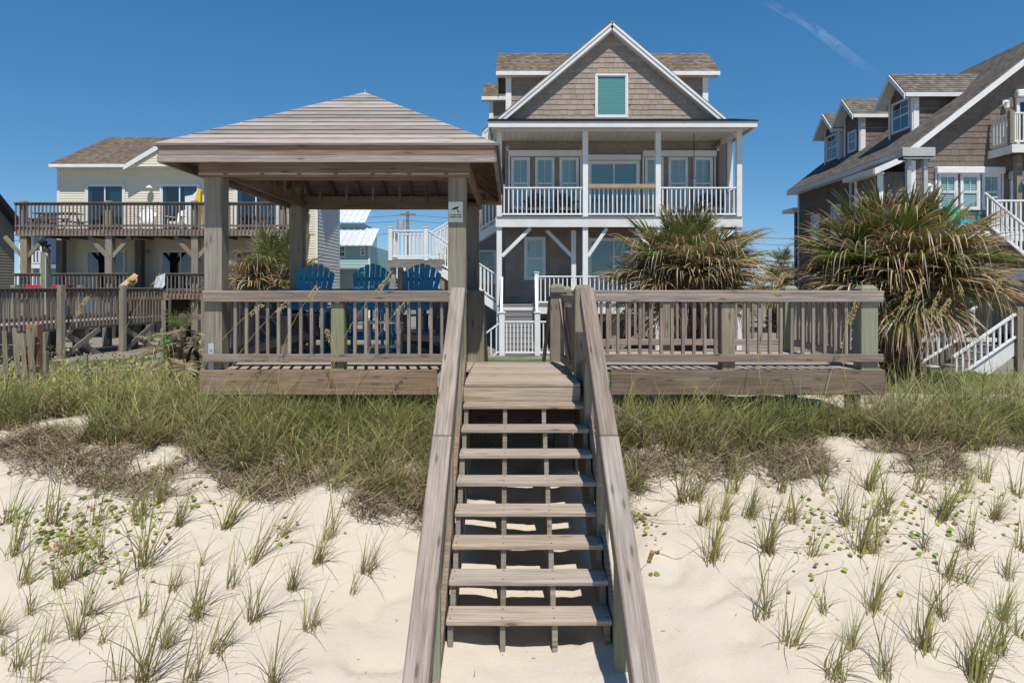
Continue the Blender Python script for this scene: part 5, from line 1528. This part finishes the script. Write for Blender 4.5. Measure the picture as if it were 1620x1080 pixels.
def palm(label, x, y, z0, zc, scale, seed, nfr=58, trunk_r=.17, lean=0.0, name='palm_tree'):
    rr = random.Random(seed)
    t_ = thing(name, label, 'palm tree', (x, y, z0), 'palms')
    # trunk studded with cut leaf bases
    tr = Geo().tube([(x, y, z0 - .3), (x + lean * .4, y, (z0 + zc) / 2), (x + lean, y, zc)], trunk_r, trunk_r * .9, n=12).build('trunk', t_, PALMBARK, smooth=True)
    bt = Geo(); bt.add(*box_geo(.05, .03, .15, .01))
    bm_ = mesh('leaf_base', bt.v, bt.f, PALMBARK)
    nB = int((zc - z0) / .085) * 5
    for k in range(min(nB, 90)):
        a = k * 2.4; zz = z0 + .1 + (zc - z0 - .1) * k / min(nB, 90)
        M = at(x + lean * (zz - z0) / (zc - z0), y, zz, a) @ Matrix.Translation((trunk_r + .03, 0, 0)) @ Matrix.Rotation(R(34 + rr.uniform(-10, 14)), 4, 'Y')
        part('leaf_base', bm_, tr, M)
    for k in range(nfr):
        a = k * 2.39996 + rr.uniform(-.25, .25)
        f = k / nfr
        if f < .50: kind = 'g'; e = (74, 56, 40, 24, 8, -10)[min(5, int((f / .50) ** 1.15 * 6))]
        elif f < .84: kind = 'd'; e = rr.choice((34, 8, -16))
        else: kind = 'x'; e = rr.choice((-12, -32, -50))
        if kind == 'g' and rr.random() < .18: kind, e = 'd', rr.choice((34, 8))
        s_ = scale * rr.uniform(.82, 1.1) * {74: .84, 56: .90, 40: .97, -12: .88, -16: .92, -32: .64, -50: .56}.get(e, 1.0)
        M = at(x + lean, y, zc + .12 - .35 * f, a) @ Matrix.Rotation(R(rr.uniform(-9, 9)), 4, 'X') @ Matrix.Rotation(R(rr.uniform(-8, 8)), 4, 'Y') @ Matrix.Scale(s_, 4)
        part('frond', FR[(kind, e, rr.randrange(2))], t_, M)
    return t_
palm('fan palm with drooping brown fronds behind the right deck railing, in front of the house', 3.05, 11.95, -.9, 1.24, .98, 3, 135)
palm('large fan palm with many dry brown tips at the right, beyond the deck corner', 6.75, 11.9, -.9, 1.20, 1.22, 8, 190, .22)
palm('fan palm behind the left post of the gazebo', -4.62, 13.2, -1.0, 1.12, .80, 21, 84)
palm('small fan palm low beside the left end of the gazebo deck', -4.75, 9.9, -.7, .15, .52, 33, 13, .07)
palm('distant fan palm on the horizon right of the house', X(1240, 40), 40, -1.1, 2.2, 1.05, 5, 34)
palm('distant low fan palm half hidden beside the right palm', X(1222, 32), 32, -1.1, .9, .95, 12, 30)

# ------------------------------------------------------------------ grasses
def blades(P, Hh, az, bend, wid, c0, c1, seg=4, flat=0.0):
    """numpy blades: base points P, lengths, lean azimuth, bend 0..1.5, base width, base and tip colours"""
    n = len(P); ts = np.linspace(0, 1, seg + 1)
    d = np.stack([np.cos(az), np.sin(az), np.zeros(n)], 1)
    sd = np.stack([-np.sin(az + rng.normal(0, .9, n)), np.cos(az + rng.normal(0, .9, n)), np.zeros(n)], 1)
    V = np.zeros((n, seg + 1, 2, 3)); C = np.zeros((n, seg + 1, 2, 3))
    a0 = np.clip(rng.normal(.15, .10, n) + flat, 0, 1.5)
    p = P.copy(); step = Hh / seg
    for i, t_ in enumerate(ts):
        w = (wid * (1 - t_ ** 1.6) + .0006)[:, None]
        V[:, i, 0] = p - sd * w; V[:, i, 1] = p + sd * w
        c = c0 * (1 - t_) ** 1.3 + c1 * (1 - (1 - t_) ** 1.3)
        C[:, i, 0] = c; C[:, i, 1] = c
        ang = a0 + bend * (t_ + .5 / seg) * 1.25
        p = p + (d * np.sin(ang)[:, None] + np.array([0, 0, 1.]) * np.cos(ang)[:, None]) * step[:, None]
    V = V.reshape(-1, 3); C = C.reshape(-1, 3)
    b = (np.arange(n) * (seg + 1) * 2)[:, None] + (np.arange(seg) * 2)[None, :]
    b = b.ravel()
    return V, np.stack([b, b + 1, b + 3, b + 2], 1), C
def pick(n, *cols):
    cols = np.array(cols); k = rng.integers(0, len(cols), n)
    return cols[k] * rng.uniform(.7, 1.3, n)[:, None]
G1, G2, G3 = (.225, .275, .085), (.33, .345, .115), (.15, .21, .075)
TAN1, TAN2, BRN = (.50, .40, .22), (.38, .29, .165), (.20, .145, .09)
# planted tufts in the sand
def tuft_mesh(seed, n=34, h=.38, spread=.55, dead=.25):
    global rng
    rng = np.random.default_rng(seed)
    P = np.stack([rng.normal(0, .022, n), rng.normal(0, .018, n), np.full(n, -.02)], 1)
    az = rng.uniform(0, 2 * math.pi, n); 
    az = np.where(rng.random(n) < .55, rng.normal(-.15, .65, n), az); Hh = h * rng.uniform(.35, 1.15, n)
    bend = np.abs(rng.normal(0, spread, n)) + .08
    nd = int(n * dead); bend[:nd] = rng.uniform(.9, 1.9, nd)
    c0 = pick(n, (.36, .28, .13), (.34, .34, .11)); c1 = pick(n, (.32, .41, .12), (.38, .43, .13), (.50, .48, .18), G1)
    c0[:nd] = pick(nd, BRN, TAN2); c1[:nd] = pick(nd, TAN2, BRN, (.22, .2, .17))
    v, q, c = blades(P, Hh, az, bend, rng.uniform(.0016, .0034, n), c0, c1, 5)
    return np_mesh('tuft', v, q, L_GRASS, c)
TUFTS = []
for k in range(16):
    r_ = random.Random(k * 7 + 1)
    TUFTS.append(tuft_mesh(150 + k, n=r_.choice((16, 24, 32, 42, 54)), h=r_.uniform(.34, .56), spread=r_.uniform(.22, .62), dead=r_.uniform(.08, .35)))
def ground_hit(px_, py_):
    lo, hi = 3.5, 14.0
    d_ = lo
    while d_ < hi:
        if H(X(px_, d_), d_) > Z(py_, d_): break
        d_ += .02
    return X(px_, d_), d_
tl = [(385,120),(685,130),(870,140),(1095,170),(50,245),(100,345),(225,370),(390,255),(560,290),(460,365),(780,285),(680,375),(980,275),(900,375),(1130,380),(1230,280),(1280,185),(1430,310),(1370,400),(120,470),(340,470),(295,570),(195,580),(395,590),(545,485),(640,605),(745,480),(770,495),(985,490),(855,620),(1210,530),(480,725),(740,740),(150,735),(10,640),(-20,560),(20,120),(200,120),(540,105),(620,40),(250,240),(60,690),(560,745),(1060,760),(300,330)]
tr_ = [(340,280),(380,115),(485,105),(560,255),(660,125),(745,265),(885,140),(955,245),(1040,95),(1270,105),(1205,240),(1390,220),(1500,120),(545,520),(650,635),(785,500),(1000,495),(905,640),(1310,350),(1380,375),(1275,515),(1210,650),(1550,355),(1515,655),(1530,530),(840,780),(1050,770),(1395,750),(1430,790),(300,130),(985,250),(1600,600),(1610,240)]
tr2 = [(255,550),(305,540),(455,510),(530,600),(690,625),(650,500),(815,500),(1000,500),(1190,505),(1060,595),(1380,510),(1460,460),(1590,520),(1290,610),(1500,620)]
pts_l = [(x / 2.4545, y / 2.4545 + 780) for x, y in tl]
pts_r = [(1000 + x / 2.613, 780 + y / 2.613) for x, y in tr_] + [(980 + x / 2.531, 580 + y / 2.531) for x, y in tr2]
rt_ = random.Random(4)
ORD = ('first', 'second', 'third', 'fourth', 'fifth', 'sixth', 'seventh', 'eighth', 'ninth', 'tenth', 'eleventh', 'twelfth')
for side, pts in (('left', pts_l), ('right', pts_r)):
    hit = sorted((ground_hit(a, b) for a, b in pts), key=lambda h: h[1])
    rows = [hit[i:i + 6] for i in range(0, len(hit), 6)]           # rows counted from the bottom of the photo
    for ri, row in enumerate(rows):
        for ci, (x, y) in enumerate(sorted(row, key=lambda h: abs(h[0]))):
            o = part('beach_grass_tuft', TUFTS[rt_.randrange(16)], None, at(x, y, H(x, y), rt_.uniform(-.6, .6)) @ Matrix.Rotation(R(rt_.uniform(-9, 9)), 4, 'X') @ Matrix.Rotation(R(rt_.uniform(-4, 12)), 4, 'Y') @ Matrix.Scale(rt_.uniform(.85, 1.55), 4))
            tag(o, 'grass tuft in sand, %s from the %s handrail in the %s row from the bottom' % (ORD[ci], side, ORD[ri]), 'grass tuft', 'planted grass tufts %s of the stairs' % side)
rng = np.random.default_rng(99)
# dense dune grass
def lower_edge(x):
    return np.interp(x, [-9, -6, -4.4, -3.6, -2.9, -1.8, -.7, .9, 1.4, 2.0, 2.8, 3.8, 5, 9], [7.25, 7.15, 6.95, 6.72, 6.55, 6.32, 5.95, 6.5, 6.8, 6.95, 6.98, 6.95, 7.0, 7.05])
def scatter(n, xr, yr, keep):
    out = []
    while len(out) < n:
        x = rng.uniform(*xr, 4000); y = rng.uniform(*yr, 4000)
        k = keep(x, y); out += list(zip(x[k], y[k]))
    return np.array(out[:n])
def clear(x, y):
    under = (x > DX0 - .02) & (x < DX1 + .02) & (y > DY - .06)
    st = (x > -.62) & (x < .90)
    return ~(under | st)
def zat(xy): return np.array([H(a, b) for a, b in xy])
def clumpy(n, xr, yr, keep, k=9, spread=.05):
    c = scatter(max(1, n // k), xr, yr, keep)
    xy = np.repeat(c, k, 0) + rng.normal(0, spread, (len(c) * k, 2))
    m = keep(xy[:, 0], xy[:, 1])
    az = np.repeat(rng.uniform(0, 2 * math.pi, len(c)), k)[m]
    return xy[m], az
def grass_part(name, label, xy, hmin, hmax, c0s, c1s, az, bmean=.7, seg=5, wid=(.0018, .0042), cat='grass'):
    n = len(xy)
    P = np.column_stack([xy, zat(xy) - .02])
    v, q, c = blades(P, rng.uniform(hmin, hmax, n), az, np.abs(rng.normal(bmean, .35, n)), rng.uniform(*wid, n), pick(n, *c0s), pick(n, *c1s), seg)
    return v, q, c
keepg = lambda x, y: clear(x, y) & (y > lower_edge(x) + .12 * np.sin(x * 5.3) + .08 * np.sin(x * 13.0))
def fountains(cent, hgt, nb, spread=.035):
    """clumps of arching blades: each clump has its own height, tone and lean"""
    m = len(cent); k = np.repeat(np.arange(m), nb)
    n = len(k)
    th = rng.uniform(0, 2 * math.pi, n); rad = np.abs(rng.normal(0, spread, n))
    xy = cent[k] + np.column_stack([np.cos(th), np.sin(th)]) * rad[:, None]
    wind = rng.normal(-.15, .9, m)[k]
    az = th + rng.normal(0, .5, n)
    az = np.where(rng.random(n) < .35, wind, az)
    hh = (hgt * rng.uniform(.75, 1.2, m))[k] * rng.uniform(.45, 1.12, n)
    tone = np.clip(.5 + .75 * np.array([noise.noise(Vector((a * .8, b * 1.1, 17.0))) for a, b in cent]) + rng.normal(0, .2, m), 0, .99)[k]
    pal = np.array([(.20, .28, .085), (.30, .38, .11), (.42, .46, .15), (.56, .55, .21), (.70, .62, .32), (.36, .43, .24)])
    c1 = pal[np.minimum(5, (tone * 5 + rng.normal(0, .9, n)).clip(0, 5).astype(int))] * rng.uniform(.6, 1.45, n)[:, None]
    c0 = pick(n, (.30, .26, .12), (.24, .19, .11), (.26, .26, .10))
    old = rng.random(n) < .26
    c1[old] = pick(old.sum(), TAN1, TAN2, (.34, .28, .21)); c0[old] = pick(old.sum(), TAN2, BRN)
    bend = np.abs(rng.normal(.85, .42, n)) + rad * 3 + old * .35
    P = np.column_stack([xy, zat(xy) - .02])
    return blades(P, hh, az, bend, rng.uniform(.0022, .0062, n), c0, c1, 6)
def patch(x, y):                                           # uneven cover: thin spots and thick ones
    return np.array([noise.noise(Vector((a * .9, b * 1.3, 5.0))) for a, b in zip(x, y)])
keepg2 = lambda x, y: keepg(x, y) & (patch(x, y) > .16 - .55 * np.minimum(1.2, (y - lower_edge(x))) - .4 * ((x > -2.3) & (x < 0)))
cent = scatter(1150, (-8.6, 8.6), (6.35, 8.3), keepg2)
ux = np.concatenate([rng.uniform(DX0, -.75, 70), rng.uniform(.95, DX1, 80)]); cent = np.concatenate([cent, np.column_stack([ux, rng.uniform(DY - .35, DY - .1, len(ux))])])
hg = np.interp(cent[:, 1], [6.3, 7.0, 7.8, 8.4], [.36, .56, .70, .66])
v1, q1, c1 = fountains(cent, hg, 21, .04)
keepb = lambda x, y: clear(x, y) & ((x < DX0 - .1) | (x > DX1 + .1))
cent = np.concatenate([scatter(520, (-13, -3.7), (8.2, 12.6), keepb), scatter(300, (4.4, 12), (8.2, 13.2), keepb)])
v2, q2, c2 = fountains(cent, np.full(len(cent), .56), 22, .05)
V = np.concatenate([v1, v2]); Q = np.concatenate([q1, q2 + len(v1)]); C = np.concatenate([c1, c2])
tag(part('dune_grass', np_mesh('dune_grass', V, Q, L_GRASS, C), None), 'dense green and tan dune grass below the deck', 'grass', kind='stuff')
# dead matted stems lying on the slope
def keepd(x, y):
    lft = (x < -2.2) & (x > -7.5) & (y > 6.45 + .18 * np.sin(x * 2.3)) & (y < 7.6) & (np.sin(x * 3.1 + y * 5) + .5 * np.sin(x * 8 - y * 7) > -.55)
    mid = (x < -.65) & (x > -3.2) & (y > lower_edge(x) - .05 + .1 * np.sin(x * 6)) & (y < 7.5)
    rgt = (x > .88) & (x < 8) & (y > lower_edge(x) - .28 + .1 * np.sin(x * 4)) & (y < 7.5)
    return (lft | mid | rgt) & clear(x, y) & (patch(x * 1.7 + 9, y * 1.7) > np.where(x < -2, -.34, -.16))
xy, a0 = clumpy(30000, (-7.5, 8), (5.9, 7.6), keepd, 9, .07)
n = len(xy); P = np.column_stack([xy, zat(xy) + rng.uniform(0, .05, n)])
v, q, c = blades(P, rng.uniform(.08, .34, n), a0 * .5 + rng.normal(-.5, 1.3, n), rng.uniform(-.2, .7, n), rng.uniform(.0020, .0050, n), pick(n, (.13, .09, .055), (.22, .165, .11), (.36, .285, .20)), pick(n, (.30, .225, .15), (.48, .39, .27), (.16, .115, .075), (.26, .28, .11)), 3, flat=1.0)
tag(part('dead_grass', np_mesh('dead_grass', v, q, L_DEAD, c), None), 'matted grey-brown dead grass stems on the dune slope', 'dead grass', kind='stuff')
# leafy ground cover: small yellowing leaves on the left crest, round pennywort leaves on the sand
def leaves(P, size, cols, tilt=.6, n_side=5):
    n = len(P); a = rng.uniform(0, 2 * math.pi, n); tx = rng.normal(0, tilt, (n, 2))
    u = np.stack([np.cos(a), np.sin(a), tx[:, 0]], 1); w = np.stack([-np.sin(a), np.cos(a), tx[:, 1]], 1)
    s = size[:, None]
    quad = np.stack([P - u * s, P - w * s * .75, P + u * s, P + w * s * .75], 1)
    return quad.reshape(-1, 3), (np.arange(n) * 4)[:, None] + np.arange(4)[None, :], np.repeat(cols, 4, 0)
keepv = lambda x, y: (x < -3.75) & clear(x, y)
xy, _ = clumpy(24000, (-14, -3.7), (8.0, 14.5), keepv, 24, .12)
n = len(xy); P = np.column_stack([xy, zat(xy) + rng.uniform(.02, 1, n) * np.interp(xy[:, 1], [8, 10, 11.5, 14.5], [.36, .46, .62, .85]) * rng.uniform(.5, 1, n)])
v, q, c = leaves(P, rng.uniform(.014, .032, n), pick(n, (.27, .30, .07), (.40, .37, .10), (.30, .17, .07), (.18, .23, .06), (.44, .34, .14)), .8)
tag(part('vine_cover', np_mesh('vine_cover', v, q, L_BROAD, c), None), 'low leafy vine with small yellow and rusty leaves left of the gazebo', 'vine', kind='stuff')
def disc_leaves(P, size, cols, tilt):
    n = len(P); K = 8
    a = rng.uniform(0, 6.28, n); nrm = np.stack([tilt * np.cos(a), tilt * np.sin(a), np.ones(n)], 1); nrm /= np.linalg.norm(nrm, axis=1)[:, None]
    u = np.cross(nrm, np.array([0.3, 1, .1])); u /= np.linalg.norm(u, axis=1)[:, None]; w = np.cross(nrm, u)
    V = []; 
    th = np.linspace(0, 2 * math.pi, K, endpoint=False)
    ringp = P[:, None, :] + size[:, None, None] * (u[:, None, :] * np.cos(th)[None, :, None] + w[:, None, :] * np.sin(th)[None, :, None])
    ringp += nrm[:, None, :] * (size * .12)[:, None, None] * np.cos(th * 2)[None, :, None]
    allp = np.concatenate([P[:, None, :] - nrm[:, None, :] * (size * .18)[:, None, None], ringp], 1)
    V = allp.reshape(-1, 3); b = np.arange(n) * (K + 1)
    Q = np.concatenate([np.stack([b, b + 1 + k, b + 1 + (k + 1) % K, b + 1 + (k + 2) % K], 1) for k in range(0, K, 2)])
    return V, Q, np.repeat(cols, K + 1, 0)
pxs = []
for (cx_, cy_, sx_, sy_, m) in ((95, 850, 26, 16, 60), (135, 825, 45, 18, 55), (150, 850, 40, 22, 36), (110, 880, 30, 25, 30), (215, 800, 60, 12, 26), (175, 905, 25, 20, 20), (225, 850, 20, 18, 16), (480, 850, 40, 12, 12), (300, 800, 40, 10, 10), (20, 825, 26, 10, 26), (1020, 825, 10, 14, 20), (1035, 870, 10, 22, 12), (1300, 790, 25, 40, 34), (1290, 830, 45, 25, 30), (1450, 800, 50, 20, 40), (1470, 850, 60, 30, 40), (1340, 880, 60, 30, 22), (1420, 830, 40, 20, 24), (1560, 800, 40, 20, 24), (130, 740, 70, 30, 26), (330, 760, 40, 20, 18), (1180, 700, 50, 20, 22), (1100, 660, 30, 12, 40), (1055, 730, 20, 20, 14)):
    pxs += [(rng.normal(cx_, sx_), rng.normal(cy_, sy_)) for _ in range(m)]
hits = np.array([ground_hit(a, b) for a, b in pxs if b < 1060])
hits = hits[(hits[:, 0] < -.68) | (hits[:, 0] > .95)]
n = len(hits); P = np.column_stack([hits, zat(hits) + rng.uniform(.010, .032, n)])
v, q, c = disc_leaves(P, rng.uniform(.012, .026, n), pick(n, (.26, .36, .05), (.34, .40, .07), (.44, .42, .09), (.22, .32, .05), (.30, .19, .10)), .5)
tag(part('pennywort', np_mesh('pennywort', v, q, L_BROAD, c), None), 'round bright green pennywort leaves scattered over the sand', 'ground cover', kind='stuff')
rn = Geo(); rr2 = random.Random(12)
for k in range(0, len(hits), 5):
    x, y = hits[k]; a = rr2.uniform(0, 6.28); pts = []
    for i in range(7):
        pts.append((x, y, H(x, y) + .006)); a += rr2.uniform(-.5, .5); x += .07 * math.cos(a); y += .05 * math.sin(a)
    if all(abs(p[0] - .12) > .85 for p in pts): rn.tube(pts, .0022, .0012, n=4)
tag(rn.build('creeper_runner', None, paint('creeper_stem', (.30, .27, .12), .2, .8)), 'thin creeper runners joining the pennywort leaves on the sand', 'ground cover', kind='stuff')
xy = scatter(420, (-5, 5.5), (4.2, 6.9), lambda x, y: (np.abs(x - .12) > .0))
n = len(xy); P = np.column_stack([xy, zat(xy) + .006])
v, q, c = blades(P, rng.uniform(.01, .07, n), rng.uniform(0, 6.28, n), rng.uniform(-.2, .3, n), rng.uniform(.001, .003, n), pick(n, BRN, (.12, .08, .05)), pick(n, (.25, .18, .12), (.5, .45, .38)), 3, flat=1.4)
tag(part('sand_litter', np_mesh('sand_litter', v, q, L_DEAD, c), None), 'small twigs and shell bits strewn over the sand', 'litter', kind='stuff')
# bright low ground cover by the white stairs
xy = scatter(2600, (X(1430, 14.0), X(1540, 14.0)), (13.0, 14.2), lambda x, y: x > 0)
n = len(xy); P = np.column_stack([xy, zat(xy) + rng.uniform(.0, .25, n)])
v, q, c = leaves(P, rng.uniform(.02, .04, n), pick(n, (.16, .24, .03), (.22, .28, .04), (.11, .17, .03)), .7)
tag(part('low_creeper', np_mesh('low_creeper', v, q, L_BROAD, c), None), 'bright green low creeper in front of the white stairs', 'ground cover', kind='stuff')
# far wood beyond the houses
xy = scatter(9000, (-75, 75), (85, 96), lambda x, y: x < 900)
n = len(xy); hgt_ = 2.6 + 1.3 * np.sin(xy[:, 0] * .31) + .8 * np.sin(xy[:, 0] * .93 + 1)
P = np.column_stack([xy, -1.2 + hgt_ * rng.uniform(0, 1, n)])
v, q, c = leaves(P, rng.uniform(.2, .5, n), pick(n, (.05, .085, .025), (.07, .10, .03), (.04, .06, .02)), .9)
tag(part('far_wood', np_mesh('far_wood', v, q, L_BROAD, c), None), 'far line of dark green trees at the horizon', 'trees', kind='stuff')

# ------------------------------------------------------------------ sea oats: tall stalks with seed heads
def stalk(px0, py0, px1, py1, d_, label, head=.22):
    o0, o1 = Vector((X(px0, d_), d_, Z(py0, d_))), Vector((X(px1, d_), d_ + .05, Z(py1, d_)))
    base = thing('sea_oats_stalk', label, 'sea oats', tuple(o0), 'sea oats stalks')
    n = 10; pts = []
    for i in range(n + 1):
        t_ = i / n
        p = o0 + (o1 - o0) * t_
        p.x += -.10 * math.sin(math.pi * t_) * (1 if px1 > px0 else -1) * (o1 - o0).length
        pts.append(p)
    Geo().tube(pts, .0042, .0018, n=5).build('stem', base, M_STALK, smooth=True)
    sd = Geo(); L = (o1 - o0).length
    for k in range(int(70 * head / .22)):
        t_ = 1 - head / L * random.random()
        i = min(n - 1, int(t_ * n)); q = pts[i] + (pts[i + 1] - pts[i]) * (t_ * n - i)
        dx_ = random.uniform(.005, .032); s = random.choice((-1, 1))
        dv = Vector((s * dx_ + .012, random.uniform(-.02, .02), -random.uniform(.0, .03)))
        M = Matrix.Translation(q + dv) @ Matrix.Rotation(random.uniform(-.6, .6), 4, 'Y')
        sd.add([(0, 0, .013), (.0045, 0, 0), (0, .002, -.012), (-.0045, 0, 0)], [(0, 1, 2, 3)], M)
        if k % 2 == 0: sd.tube([q, q + dv], .0007, n=3)
    sd.build('seed_head', base, M_SEED, kind='stuff')
M_STALK = paint('straw_stalk', (.42, .33, .13), .2, .7); M_SEED = paint('straw_seed', (.48, .37, .17), .2, .8)
for k, a in enumerate(((515, 640, 620, 428, 7.35, 'tall sea oats stalk whose seed head crosses the middle blue chair'), (560, 640, 640, 476, 7.3, 'sea oats stalk leaning right across the gazebo railing'),
    (440, 620, 500, 450, 7.4, 'thin sea oats stalk in front of the left chair in the gazebo'), (310, 610, 410, 480, 7.4, 'pale stalk slanting across the left gazebo post'), (345, 640, 452, 475, 7.45, 'straw stalk slanting over the left half of the gazebo railing'),
    (520, 600, 513, 520, 7.5, 'short upright stalk beside the green railing post'), (175, 640, 250, 432, 9.2, 'tall sea oats stalk curving right in front of the cream house'), (100, 610, 133, 468, 8.6, 'sea oats stalk with a drooping head in front of the boardwalk'),
    (1205, 620, 1242, 430, 7.5, 'tall sea oats stalk rising over the right railing to the palm'), (1340, 610, 1358, 475, 7.5, 'sea oats stalk with loose head near the right corner post'), (1420, 610, 1443, 455, 8.2, 'sea oats stalk just right of the deck corner post'),
    (1448, 620, 1463, 440, 8.6, 'straight sea oats stalk in front of the right palm trunk'), (1462, 625, 1490, 460, 8.3, 'bright straw stalk in front of the board fence'), (1440, 640, 1508, 470, 8.0, 'leaning straw stalk crossing in front of the white stairs'), (1520, 620, 1520, 450, 9.0, 'thin upright grey stalk before the white stairs'), (1575, 610, 1585, 440, 9.0, 'thin upright stalk at the right end of the white stairs'))):
    stalk(*a, head=.26 if k in (0, 7, 8, 9, 10, 11, 12, 13) else .14)

# ------------------------------------------------------------------ thin high cloud streak
t = NT('thin_cirrus')
tc = t.n('TexCoord'); sp = t.n('SeparateXYZ'); t.l(tc.outputs['Generated'], sp.inputs[0])
nn = t.noise(t.coords((.004, .004, .02)), 1.6, 6, .65, .6)
ed = t.math('MULTIPLY', t.math('MULTIPLY', sp.outputs[1], t.math('SUBTRACT', 1.0, sp.outputs[1])), 4)
ex = t.math('MULTIPLY', t.math('MULTIPLY', sp.outputs[0], t.math('SUBTRACT', 1.0, sp.outputs[0])), 4)
al = t.math('MULTIPLY', t.math('MULTIPLY', t.math('MULTIPLY', ed, ex), t.math('SUBTRACT', nn, .36, clamp=True)), .26, clamp=True)
tr = t.n('BsdfTransparent'); df = t.n('BsdfTranslucent'); df.inputs[0].default_value = (.9, .9, .9, 1)
mx = t.n('MixShader'); t.l(al, mx.inputs[0]); t.l(tr.outputs[0], mx.inputs[1]); t.l(df.outputs[0], mx.inputs[2]); t.l(mx.outputs[0], t.out.inputs[0])
def cirrus(pts, wd, label):
    g_ = Geo(); n = len(pts)
    d_ = 3000.0
    A_ = [Vector((X(a, d_), d_ + i * 60, Z(b, d_))) for i, (a, b) in enumerate(pts)]
    for i, p in enumerate(A_):
        for s in (-1, 1): g_.v.append(tuple(p + Vector((0, s * wd * 3, s * wd))))
    for i in range(n - 1): g_.f.append((2 * i, 2 * i + 2, 2 * i + 3, 2 * i + 1))
    tag(g_.build('cirrus_cloud', None, t.m), label, 'cloud', 'thin high clouds')
cirrus([(1190, -8), (1240, 4), (1300, 24), (1350, 46), (1400, 70), (1450, 92)], 26, 'long thin white cloud streak at the top right of the sky')
cirrus([(1240, 118), (1290, 108), (1330, 98)], 45, 'short faint cloud wisp above the right house dormers')
